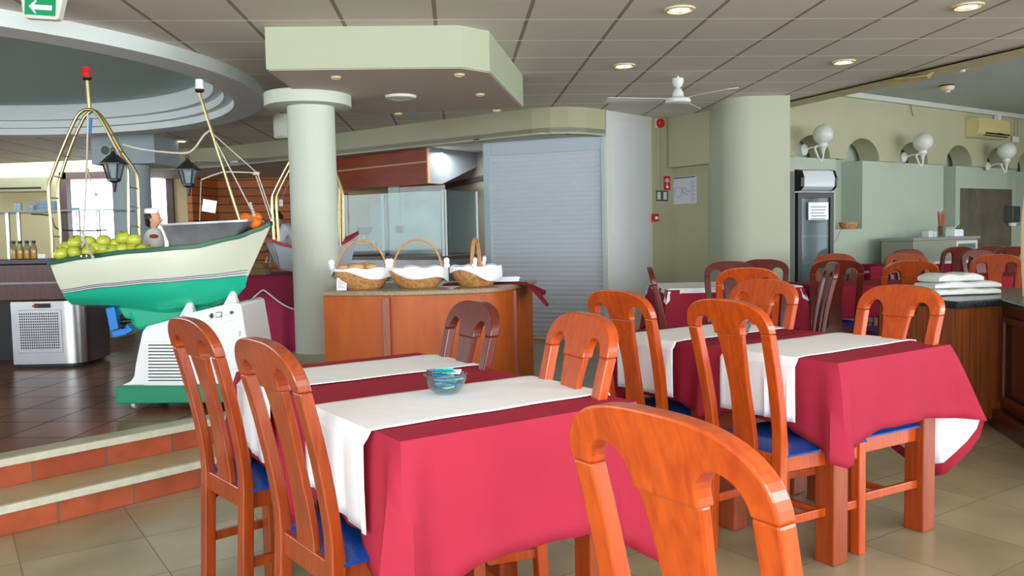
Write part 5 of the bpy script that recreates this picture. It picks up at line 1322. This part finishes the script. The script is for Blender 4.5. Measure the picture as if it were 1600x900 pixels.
# niche basket and cable
p = onw(1326, 356, -.10); o = MB().lathe([(.09, 0), (.125, .05), (.13, .09), (.12, .09), (.10, .03)], 22, sy=.7).build('small_basket', WICK, loc=(p.x, p.y, zs+.002), smooth=True); tag(o, 'small shallow basket on the sill of the wall niche', 'basket')
pts = [onw(1313, 360, .0), onw(1308, 372, .01), onw(1301, 382, .02)]; o = MB().tube(pts, .004, 5).build('power_cable', mat('grey_cable', (120, 110, 96), .6)); tag(o, 'thin cable running from the wall niche to the fridge', 'cable')
# sideboard with its clutter
p = onw(1427, 400, .6); q = onw(1528, 400, .6); SBH = 1.25+(353.5-372)*p.y/1320
sb = thing('grey_sideboard', 'grey metal sideboard with glass door at the back of the room', 'sideboard', (p.x, p.y, 0), math.atan2((q-p).y, (q-p).x)); Ls = (q-p).to_2d().length
MB().box((0, 0, .05), (Ls*.62, .45, SBH-.04)).build('cabinet_body', mat('grey_green_metal', (150, 152, 138), .45), sb, bevel=.004)
MB().box((Ls*.621, .02, .05), (Ls, .45, SBH-.04)).build('cabinet_side', mat('grey_green_metal', (150, 152, 138), .45), sb, bevel=.004)
MB().box((-.02, -.02, SBH-.038), (Ls+.03, .47, SBH)).build('worktop', mat('grey_metal_top', (150, 154, 148), .35), sb, bevel=.004)
mb = MB(); xa, xb_ = Ls*.64, Ls*.98
mb.box((xa, -.008, .1), (xa+.04, .018, SBH-.06)).box((xb_-.04, -.008, .1), (xb_, .018, SBH-.06)).box((xa+.04, -.008, SBH-.10), (xb_-.04, .018, SBH-.06)).build('door_frame', WPAINT, sb)
MB().box((xa+.04, .002, .1), (xb_-.04, .010, SBH-.1)).build('glass_door', SMOKE, sb)
def onsb(px_, dy, name, mbf, m, label, cat, smooth=False):
    pp_ = onw(px_, 365, .45+dy); o = mbf.build(name, m, loc=(pp_.x, pp_.y, SBH+.001), rotz=WANG, smooth=smooth, bevel=0 if smooth else .004); tag(o, label, cat); return o
onsb(1450, 0, 'tea_box', MB().box((-.07, -.05, 0), (.05, .05, .085)).box((.07, -.05, 0), (.13, .05, .075)), WPAINT, 'small cream boxes at the left of the straw jar', 'box')
j = onsb(1471, 0, 'straw_jar', MB().lathe([(.045, 0), (.05, .01), (.055, .15), (.052, .15), (.046, .012)], 18), GLASS, 'tall glass jar full of pink straws on the grey sideboard', 'jar', True)
rnd = random.Random(5); sm_ = mat('coral_straw', (206, 110, 86), .5)
for k in range(26):
    a_ = rnd.uniform(0, 6.28); r = rnd.uniform(0, .03); tt = Vector((r*math.cos(a_)*2, r*math.sin(a_)*2, rnd.uniform(.30, .37))); MB().cyl((r*math.cos(a_), r*math.sin(a_), .012), tt, .0045, n=6).build('straw', sm_, j)
onsb(1491, 0, 'white_tub', MB().box((-.12, -.07, 0), (.12, .07, .09)).box((-.11, -.06, .091), (.11, .06, .10)), WHITE, 'white rectangular tub with green sprig right of the straw jar', 'box')
mb = MB()
for k in range(7): mb.cyl((-.05+.02*k, 0, .0), (-.02+.025*k, -.02, .05+.01*(k % 3)), .006, .002, 5)
o = onsb(1496, 0, 'green_sprig', mb, mat('leaf_green', (40, 110, 50), .6), 'sprig of green leaves lying on the white tub', 'plant', True); o.location.z += .103
# fridge
fp = aty(1229, 300, 10.15); fq = aty(1247, 300, 9.55); fr2 = aty(1303, 300, 9.72)
fz = 1.25+(355.5-264)*9.65/1320
d1 = (fr2-fq).to_2d(); Wf = d1.length; fr_t = thing('display_fridge', 'tall drinks fridge with black framed glass door beside the oblong column', 'fridge', (fq.x, fq.y, 0), math.atan2(d1.y, d1.x))
DKF = BLACK; FG = mat('fridge_grey', (176, 180, 184), .4)
dep = .62
MB().box((0, .06, .02), (Wf, dep, fz-.02)).build('cabinet', FG, fr_t, bevel=.01)
hd = [(y, z) for y, z in ((.058, fz-.25), (.0, fz-.24), (-.05, fz-.20), (-.055, fz-.10), (-.02, fz-.02), (.058, fz))]
MB().loft([[(e_, y, z) for y, z in hd] for e_ in (.045, Wf-.03)]).build('header_sign', mat('silver_header', (206, 212, 218), .3), fr_t, smooth=True, bevel=.006)
MB().loft([[(e_, y, z) for y, z in hd] for e_ in (-.004, .044)]).build('header_end', BLACK, fr_t, bevel=.004); MB().loft([[(e_, y, z) for y, z in hd] for e_ in (Wf-.029, Wf+.004)]).build('header_end', BLACK, fr_t, bevel=.004)
dd = thing('door', '', '', (0, 0, 0)); del dd['label']; del dd['category']; dd.parent = fr_t; dd.name = 'fridge_door'
mb = MB(); zt = fz-.265
mb.box((0, 0, .1), (.05, .055, zt)).box((Wf-.05, 0, .1), (Wf, .055, zt)).box((.05, 0, zt-.06), (Wf-.05, .055, zt)).box((.05, 0, .1), (Wf-.05, .055, .2)); mb.build('door_frame', BLACK, dd, bevel=.003)
MB().box((.05, .02, .2), (Wf-.05, .026, zt-.06)).build('door_glass', glassm('fridge_glass', (190, 205, 210), .05, .12), dd)
MB().box((.058, .03, zt-.10), (.15, .033, zt-.075)).build('brand_plate', WPAINT, dd)
MB().box((.051, .061, .21), (Wf-.051, .064, zt-.08)).build('interior_liner', mat('fridge_interior', (190, 202, 208), .5, var=.2, vscale=6), fr_t)
for z_ in (.55, .85, 1.15): MB().box((.052, .03, z_), (Wf-.052, .060, z_+.02)).build('shelf', WPAINT, fr_t)
nt_ = thing('paper_notice', 'white printed notice stuck on the fridge door', 'notice', (fq.x, fq.y, 0), fr_t.rotation_euler.z)
za = 1.25+(355-342)*9.65/1320; zb_ = 1.25+(355-315)*9.65/1320
MB().box((.14, -.004, za), (Wf-.08, -.001, zb_)).build('paper_sheet', WHITE, nt_)
mb = MB(); INK = mat('grey_ink', (120, 122, 128), .8)
for k in range(6): mb.box((.17+.01*(k % 2), -.0055, zb_-.055-k*.034), (Wf-.11-.015*(k % 3), -.0045, zb_-.048-k*.034))
mb.build('printed_lines', mat('black_ink', (70, 72, 80), .8), nt_)
# ---- corner wall fittings
def corner(px_, py_, A, Bq, k=.0):
    d = (Bq-A).normalized(); n_ = Vector((d.y, -d.x)); return onwall(px_, py_, A+n_*k, d), math.atan2(d.y, d.x)
REDP = mat('signal_red', (200, 28, 34), .4)
p, a_ = corner(1030, 193, P1, P2, .0); bell = thing('alarm_bell', 'round red alarm bell high beside the white door panel', 'alarm', p, a_)
MB().lathe([(.0, .065), (.035, .06), (.052, .045), (.055, .02), (.055, 0)], 22, Matrix.Rotation(PI/2, 4, 'X')).build('red_dome', REDP, bell, smooth=True)
MB().cbox((-.02, -.0, 0), (.09, .012, .10)).build('back_plate', WPAINT, bell, bevel=.004)
MB().box((.005, -.014, -(p.z-corner(1031, 296, P1, P2)[0].z)), (.014, 0, -.055)).build('conduit', mat('grey_conduit', (170, 164, 140), .6), bell)
p, a_ = corner(1042, 286, P1, P2, .0); fs_ = thing('fire_alarm_sign', 'red square sign with white burst and pointing hand', 'sign', p, a_)
MB().box((-.055, -.006, -.085), (.055, 0, .085)).build('sign_plate', REDP, fs_, bevel=.002)
mb = MB()
for k in range(9):
    an = PI*k/8; mb.box((.022, -.0075, -.003), (.042, -.0062, .003), Matrix.Translation((0, 0, .018)) @ Matrix.Rotation(-an, 4, 'Y'))
mb.lathe([(.0, .0064), (.012, .0064), (.012, .0076), (0, .0076)], 14, Matrix.Translation((0, 0, .018)) @ Matrix.Rotation(PI/2, 4, 'X'))
mb.box((-.018, -.0075, -.062), (.02, -.0062, -.035)).box((-.008, -.0075, -.036), (.002, -.0062, .0)); mb.build('white_symbol', WHITE, fs_)
p, a_ = corner(1034, 306, P1, P2, .0); sw_ = thing('switch_plate', 'pair of grey light switches below the red alarm sign', 'switch', p, a_)
for s_ in (-1, 1):
    MB().cbox((s_*.052, -.006, 0), (.095, .012, .13)).build('switch_frame', STEELD, sw_, bevel=.003); MB().cbox((s_*.052-.01, -.014, 0), (.05, .008, .09)).build('rocker', WPAINT, sw_, bevel=.002)
p, a_ = corner(1022, 340, P1, P2, .02); cpn = thing('fire_call_point', 'red manual call point by the white door panel', 'alarm', p, a_)
MB().cbox((0, -.02, 0), (.09, .04, .09)).build('red_case', REDP, cpn, bevel=.006); MB().cbox((0, -.042, -.005), (.045, .004, .035)).build('break_glass', WHITE, cpn)
p, a_ = corner(1070, 297, P2, P3, .0); pl_ = thing('evacuation_plan', 'white evacuation plan sheet with floor drawing beside the red sign', 'notice', p, a_)
MB().box((-.20, -.004, -.165), (.20, 0, .165)).build('plan_sheet', mat('plan_paper', (214, 216, 228), .5), pl_)
mb = MB(); mb.box((-.19, -.0055, .145), (.18, -.0042, .158)); INKB = mat('blue_black_ink', (70, 70, 110), .8)
def lineseg(mb, x0, z0, x1, z1, w_=.004):
    d = Vector((x1-x0, z1-z0)); L_ = d.length; an = math.atan2(d.y, d.x)
    mb.box((0, -.0055, -w_/2), (L_, -.0042, w_/2), Matrix.Translation((x0, 0, z0)) @ Matrix.Rotation(-an, 4, 'Y'))
c_ = Vector((-.11, -.02))
for k in range(14):
    a0_, a1_ = PI*2*k/14, PI*2*(k+1)/14; lineseg(mb, c_.x+.07*math.cos(a0_), c_.y+.06*math.sin(a0_), c_.x+.07*math.cos(a1_), c_.y+.06*math.sin(a1_), .003)
for a4 in ((-.04, .03, .02, .02), (.02, .02, .06, -.03), (.06, -.03, .10, .0), (-.04, .03, -.02, -.03), (-.02, -.03, .06, -.06)): lineseg(mb, *a4)
for k in range(5): 
    z_ = .10-k*.05; lineseg(mb, .11, z_, .15, z_, .003); lineseg(mb, .11, z_-.03, .15, z_-.03, .003); lineseg(mb, .11, z_, .11, z_-.03, .003); lineseg(mb, .15, z_, .15, z_-.03, .003); lineseg(mb, .165, z_-.01, .185, z_-.01, .004)
mb.build('plan_drawing', INKB, pl_)

# ================================================================== GRANITE BAR, TOWELS, CURTAIN
BH = .80
bar = thing('wooden_bar', 'dark wooden bar with black granite top at the right edge', 'bar', (0, 0, 0))
b0 = atz(1432, 458, BH); b1 = atz(1492, 467, BH); b2_ = atz(1551, 462, BH); b3 = atz(1600, 474, BH)
q0 = Vector((2.45, 5.62)); q1_ = Vector((2.66, 5.03)); q2_ = Vector((2.99, 5.16)); q3 = Vector((2.86, 4.55)); q4 = Vector((2.72, 3.95))
MB().prism([(q0.x, q0.y), (q1_.x, q1_.y), (q2_.x, q2_.y), (3.6, 5.3), (3.6, 6.0), (2.8, 6.1)], .06, BH-.045).build('striped_panel_unit', W_BAR, bar)
MB().prism([(q2_.x+.02, q2_.y+.02), (q3.x, q3.y), (q4.x, q4.y), (3.6, 3.9), (3.6, 5.35)], .0, BH-.045).build('carved_cabinet', W_DK, bar)
e = (q3-q2_).normalized(); ang = math.atan2(e.y, e.x); 
def onface(u0, u1, z0, z1, d0, d1, nm, m, bev=.004):
    o = MB().box((u0, d0, z0), (u1, d1, z1)).build(nm, m, bar, bevel=bev); o.location = (q2_.x, q2_.y, 0); o.rotation_euler = (0, 0, ang); return o
onface(-.0, 1.2, 0, .12, -.045, .0, 'plinth_board', W_DK, .01)
onface(.09, .13, .18, .70, -.022, .0, 'raised_moulding', W_DK, .008); onface(.55, .59, .18, .70, -.022, .0, 'raised_moulding', W_DK, .008); onface(.13, .55, .66, .70, -.022, .0, 'raised_moulding', W_DK, .008); onface(.13, .55, .18, .22, -.022, .0, 'raised_moulding', W_DK, .008)
GRB = mat('black_flecked_granite', (40, 46, 48), .2, var=.5, vscale=90)
MB().prism([(q0.x-.03, q0.y-.01), (q1_.x-.03, q1_.y-.06), (q2_.x-.03, q2_.y-.05), (q3.x-.05, q3.y), (q4.x-.05, q4.y), (3.6, 3.9), (3.6, 6.0), (2.8, 6.15)], BH-.044, BH).build('granite_top', GRB, bar, bevel=.008)
# folded towels
p = atz(1512, 462, BH); tw0 = Vector((p.x, p.y+.16))
for k, (w_, d_, h_, z_, dx, rz) in enumerate(((.47, .27, .042, .0, 0, .05), (.45, .25, .042, .043, .015, -.03), (.33, .22, .05, .086, -.03, .08))):
    N1, N2 = 18, 10; vs = []; fs = []; rnd = random.Random(k+4); f1, f2 = rnd.uniform(0, 6), rnd.uniform(0, 6)
    ring = []
    for i in range(N1+1):
        x = -w_/2+w_*i/N1; env = (1-abs(2*i/N1-1)**9)
        hh = h_*(.72+.28*env)*(1+.10*math.sin(i*.7+f1)); 
        sec = []
        for k2 in range(N2*2):
            an = 2*PI*k2/(N2*2); sec.append((x, d_/2*math.copysign(abs(math.cos(an))**.32, math.cos(an))*(1+.04*math.sin(i+f2)), hh/2+hh/2*math.copysign(abs(math.sin(an))**.45, math.sin(an))))
        ring.append(sec)
    o = MB().loft(ring).build('folded_towel', mat('white_towelling', (226, 230, 226), .95, bump=.6, bscale=60), loc=(tw0.x+dx, tw0.y, BH+.001+z_), rotz=.12+rz, smooth=True)
    tag(o, ('bottom towel of the white pile on the black granite bar', 'middle towel of the white pile on the granite bar', 'top towel of the white pile on the granite bar')[k], 'towel', 'white towels piled on the bar')
# curtain
p = aty(1592, 400, 5.05); cu = thing('gathered_curtain', 'cream gathered curtain hanging to the bar top at the right edge', 'curtain', (p.x+.31, 5.20, BH+.002))
vs = []; fs = []; nA = 80; rows = 26
for j in range(rows+1):
    q = j/rows; z = q*(HC-BH-.03); r = .165+.035*math.sin(min(1, q*2.2)*PI)*.4-.08*max(0, q-.25)
    for i in range(nA):
        a_ = 2*PI*i/nA; rr = r*(1+.07*math.cos(11*a_+q*1.5)); vs.append((rr*math.cos(a_), rr*math.sin(a_)*.8, z))
for j in range(rows):
    for i in range(nA): fs.append((j*nA+i, j*nA+(i+1) % nA, (j+1)*nA+(i+1) % nA, (j+1)*nA+i))
MB().add(vs, fs).build('curtain_fabric', mat('cream_curtain_cloth', (222, 196, 154), .85), cu, smooth=True)
MB().cyl((0, 0, HC-BH-.05), (0, 0, HC-BH-.004), .10, n=20).build('curtain_ring', WPAINT, cu)
# high chair with maroon back between tables
p = aty(1365, 425, 7.95); hc = thing('wooden_high_chair', 'dark high chair with maroon padded back between the maroon table and the wall', 'high chair', (p.x, 8.05, 0))
for sx in (-1, 1):
    for sy in (-1, 1): MB().loft([[(sx*(.20-.05*q)+dx, sy*(.18-.04*q)+dy, .80*q) for dx, dy in ((-.015, -.015), (.015, -.015), (.015, .015), (-.015, .015))] for q in (0, 1)]).build('leg', W_DK, hc)
MB().box((-.16, -.15, .50), (.16, .15, .53)).build('seat', W_DK, hc, bevel=.004); MB().box((-.065, -.17, .74), (.065, -.14, .885)).build('padded_back', REDD, hc, bevel=.02, segs=4)
MB().box((-.19, -.16, .82), (-.066, -.14, .84)).box((.066, -.16, .82), (.19, -.14, .84)).build('arm_rail', W_DK, hc)

# ================================================================== CEILING FITTINGS
LAMP = mat('lit_lamp', (255, 250, 235), .4, emit=(255, 248, 232), es=5); RIM = mat('cream_rim', (214, 200, 160), .45); REFL = mat('mirror_reflector', (230, 230, 225), .12, 1)
def downlight(px_, py_, z, r, label, group, lit=True):
    p = atz(px_, py_, z); t = thing('recessed_downlight', label, 'ceiling light', p, 0, group)
    MB().lathe([(r*.78, -.004), (r*.80, -.014), (r, -.010), (r, .0), (r*.8, .0)], 28, cap=False).build('rim', RIM, t, smooth=True)
    MB().lathe([(.0, -.003), (r*.45, -.0025), (r*.79, -.0045)], 28, cap=False).build('reflector', REFL, t, smooth=True)
    mb = MB()
    for s_ in (-1, 1): mb.sphere((s_*r*.32, 0, -.008), r*.22, 12, 8, (1.5, .8, .5))
    mb.build('bulb', LAMP if lit else WPAINT, t, smooth=True)
    return p
GD = 'round downlights in the tiled ceiling'
downlight(1062, 14, HC, .095, 'downlight in the top centre, nearest of the two left of the fan', GD)
downlight(975, 102, HC, .095, 'downlight left of the ceiling fan', GD)
downlight(1512, 9, HC, .095, 'downlight at the top right', GD)
downlight(1318, 96, HC, .095, 'downlight to the right of the ceiling fan', GD)
downlight(282, 220, HC, .11, 'downlight over the hanging boat lantern', GD)
downlight(845, 209, 2.348, .10, 'downlight under the curved bulkhead above the shutter', 'fittings under the bulkhead', False)
for (x, y, lb) in ((525, 120, 'small spotlight at the left front of the ceiling box'), (718, 116, 'small spotlight at the right front of the ceiling box'), (750, 147, 'small spotlight by the right edge of the ceiling box'), (776, 172, 'small spotlight at the back right corner of the ceiling box'), (622, 177, 'small spotlight at the back of the ceiling box')):
    downlight(x, y, HC-.276, .036, lb, 'small spotlights under the ceiling box', False)
p = atz(626, 150, HC-.276); vt = thing('round_air_valve', 'white round air valve in the middle of the ceiling box', 'vent', p)
MB().lathe([(.065, -.006), (.075, -.02), (.10, -.026), (.12, -.018), (.125, 0)], 30, cap=False).build('outer_ring', WPAINT, vt, smooth=True); MB().lathe([(0, -.022), (.05, -.02), (.062, -.008), (.0, -.006)], 28, cap=False).build('centre_disc', WPAINT, vt, smooth=True)
p = atz(750, 219, 2.348); sv_ = thing('square_vent', 'small square dark vent under the bulkhead', 'vent', p, .6)
MB().box((-.10, -.10, -.01), (.10, -.08, 0)).box((-.10, .08, -.01), (.10, .10, 0)).box((-.10, -.08, -.01), (-.08, .08, 0)).box((.08, -.08, -.01), (.10, .08, 0)).build('vent_frame', BLACK, sv_); MB().box((-.05, -.05, -.008), (.05, .05, 0)).build('vent_core', BLACK, sv_)
def fan(px_, py_, zc, drop, label, angs, sc_=1.0, group='white ceiling fans'):
    p = atz(px_, py_, zc); t = thing('ceiling_fan', label, 'fan', p, 0, group)
    MB().cyl((0, 0, 0), (0, 0, -drop), .011).build('rod', WPAINT, t, smooth=True)
    MB().lathe([(.05, -.02), (.052, -.045), (.045, -.075), (.03, -.095), (.014, -.105)], 24).build('canopy_cup', WPAINT, t, smooth=True)
    MB().lathe([(.012, -drop+.10), (.030, -drop+.09), (.048, -drop+.055), (.052, -drop+.02), (.10, -drop+.005), (.112, -drop-.01), (.112, -drop-.032), (.10, -drop-.04), (.0, -drop-.04)], 32).build('motor_housing', WPAINT, t, smooth=True)
    for a_ in angs:
        M = Matrix.Rotation(a_, 4, 'Z')
        MB().add([(.08, -.03, -drop-.004), (.62, -.065, -drop-.010), (.64, -.055, -drop-.010), (.64, .055, -drop+.008), (.62, .065, -drop+.010), (.08, .03, -drop+.002)]+[(.08, -.03, -drop-.008), (.62, -.065, -drop-.014), (.64, -.055, -drop-.014), (.64, .055, -drop+.004), (.62, .065, -drop+.006), (.08, .03, -drop-.002)],
                 [(0, 1, 2, 3, 4, 5), (11, 10, 9, 8, 7, 6)]+[(i, (i+1) % 6, 6+(i+1) % 6, 6+i) for i in range(6)], M).build('blade', WPAINT, t)
fan(1059, 119, HC, .20, 'white ceiling fan in front of the oblong column', (PI*1.02, PI*.36, -PI*.31))
fan(371, 228, HC, .22, 'white ceiling fan far behind the long boat mast', (PI, PI*.33, -PI*.33))
CP = mat('aged_detector_plastic', (226, 214, 186), .5)
for (x, y, lb) in ((1503, 99, 'ceiling detector nearest the tiled ceiling edge'), (1480, 133, 'ceiling detector further back over the globe lamps')):
    p = atz(x, y, HC2); t = thing('smoke_detector', lb, 'detector', p, 0, 'detectors on the rough ceiling')
    MB().lathe([(.085, 0), (.085, -.015)], 24).build('base_ring', mat('dark_bronze', (70, 62, 52), .4, 1), t); MB().lathe([(.085, -.016), (.088, -.03), (.07, -.065), (.035, -.075), (.033, -.095), (.0, -.098)], 24).build('detector_body', CP, t, smooth=True)
a = atz(1395, 124, HC-.03); b = atz(1455, 112, HC-.03)
o = MB().loft([[(a.x+(b.x-a.x)*t, a.y+(b.y-a.y)*t-.10*w_, HC-.02-.05*w_), (a.x+(b.x-a.x)*t+.14*w_, a.y+(b.y-a.y)*t+.16, HC-.055), (a.x+(b.x-a.x)*t+.14*w_, a.y+(b.y-a.y)*t+.16, HC-.045), (a.x+(b.x-a.x)*t, a.y+(b.y-a.y)*t-.10*w_, HC-.012-.05*w_)] for t, w_ in ((0, .2), (.35, .7), (.75, 1), (1, .5))]).build('hanging_light_cover', mat('yellow_cover_plastic', (214, 190, 124), .5)); tag(o, 'yellowed plastic light cover hanging loose from the ceiling edge', 'light cover')
# exit sign
p = aty(63, 14, 4.75); ex = thing('exit_sign', 'green exit sign with white arrow pointing left, hanging at top left', 'sign', p, -.03); ex.scale = (.86,)*3
M = Matrix.Rotation(.09, 4, 'Y')
MB().add([(-.135, 0, .09), (.145, 0, .09), (.118, 0, -.05), (.10, 0, -.062), (-.098, 0, -.062), (-.115, 0, -.05), (-.135, .06, .09), (.145, .06, .09), (.118, .06, -.05), (.10, .06, -.062), (-.098, .06, -.062), (-.115, .06, -.05)],
         [(5, 4, 3, 2, 1, 0), (6, 7, 8, 9, 10, 11)]+[(i, (i+1) % 6, 6+(i+1) % 6, 6+i) for i in range(6)], M).build('sign_housing', mat('sign_white', (214, 216, 204), .4), ex, bevel=.006)
MB().box((-.100, -.005, -.040), (.100, -.0005, .062), M).build('green_face', mat('exit_green', (0, 146, 92), .4), ex)
n_ = [(-.072, .012), (-.032, .05), (-.020, .05), (-.038, .024), (.078, .024), (.078, -.006), (-.038, -.006), (-.020, -.032), (-.032, -.032)]
MB().add([(x, -.0075, z) for x, z in n_]+[(x, -.0055, z) for x, z in n_], [(0, 1, 2, 3), (0, 3, 6), (3, 4, 5, 6), (0, 6, 7, 8), (0, 8, 7, 6), (9, 10, 11, 12)]+[(i, (i+1) % 9, 9+(i+1) % 9, 9+i) for i in range(9)], M).build('white_arrow', WHITE, ex)
# round wall speaker on the far grey column capital, pendant box
p = aty(165, 235, 10.88); t = thing('round_speaker', 'round grey speaker on the far square capital', 'speaker', (p.x, 10.898, p.z))
MB().lathe([(.10, 0), (.10, .02), (.075, .03)], 24, Matrix.Rotation(PI/2, 4, 'X')).build('bezel', GREYW, t, smooth=True); MB().lathe([(0, .035), (.05, .036), (.065, .02)], 20, Matrix.Rotation(PI/2, 4, 'X'), cap=False).build('grille', mat('speaker_grille', (90, 98, 100), .6), t, smooth=True)
p = aty(446, 232, 9.5); o = MB().lathe([(.10, -.14), (.12, -.12), (.12, .12)], 24).build('ceiling_speaker_drum', CREAM2, loc=(p.x, 9.5, HC-.12), smooth=True); tag(o, 'cream drum fitting under the ceiling left of the round column', 'fitting')
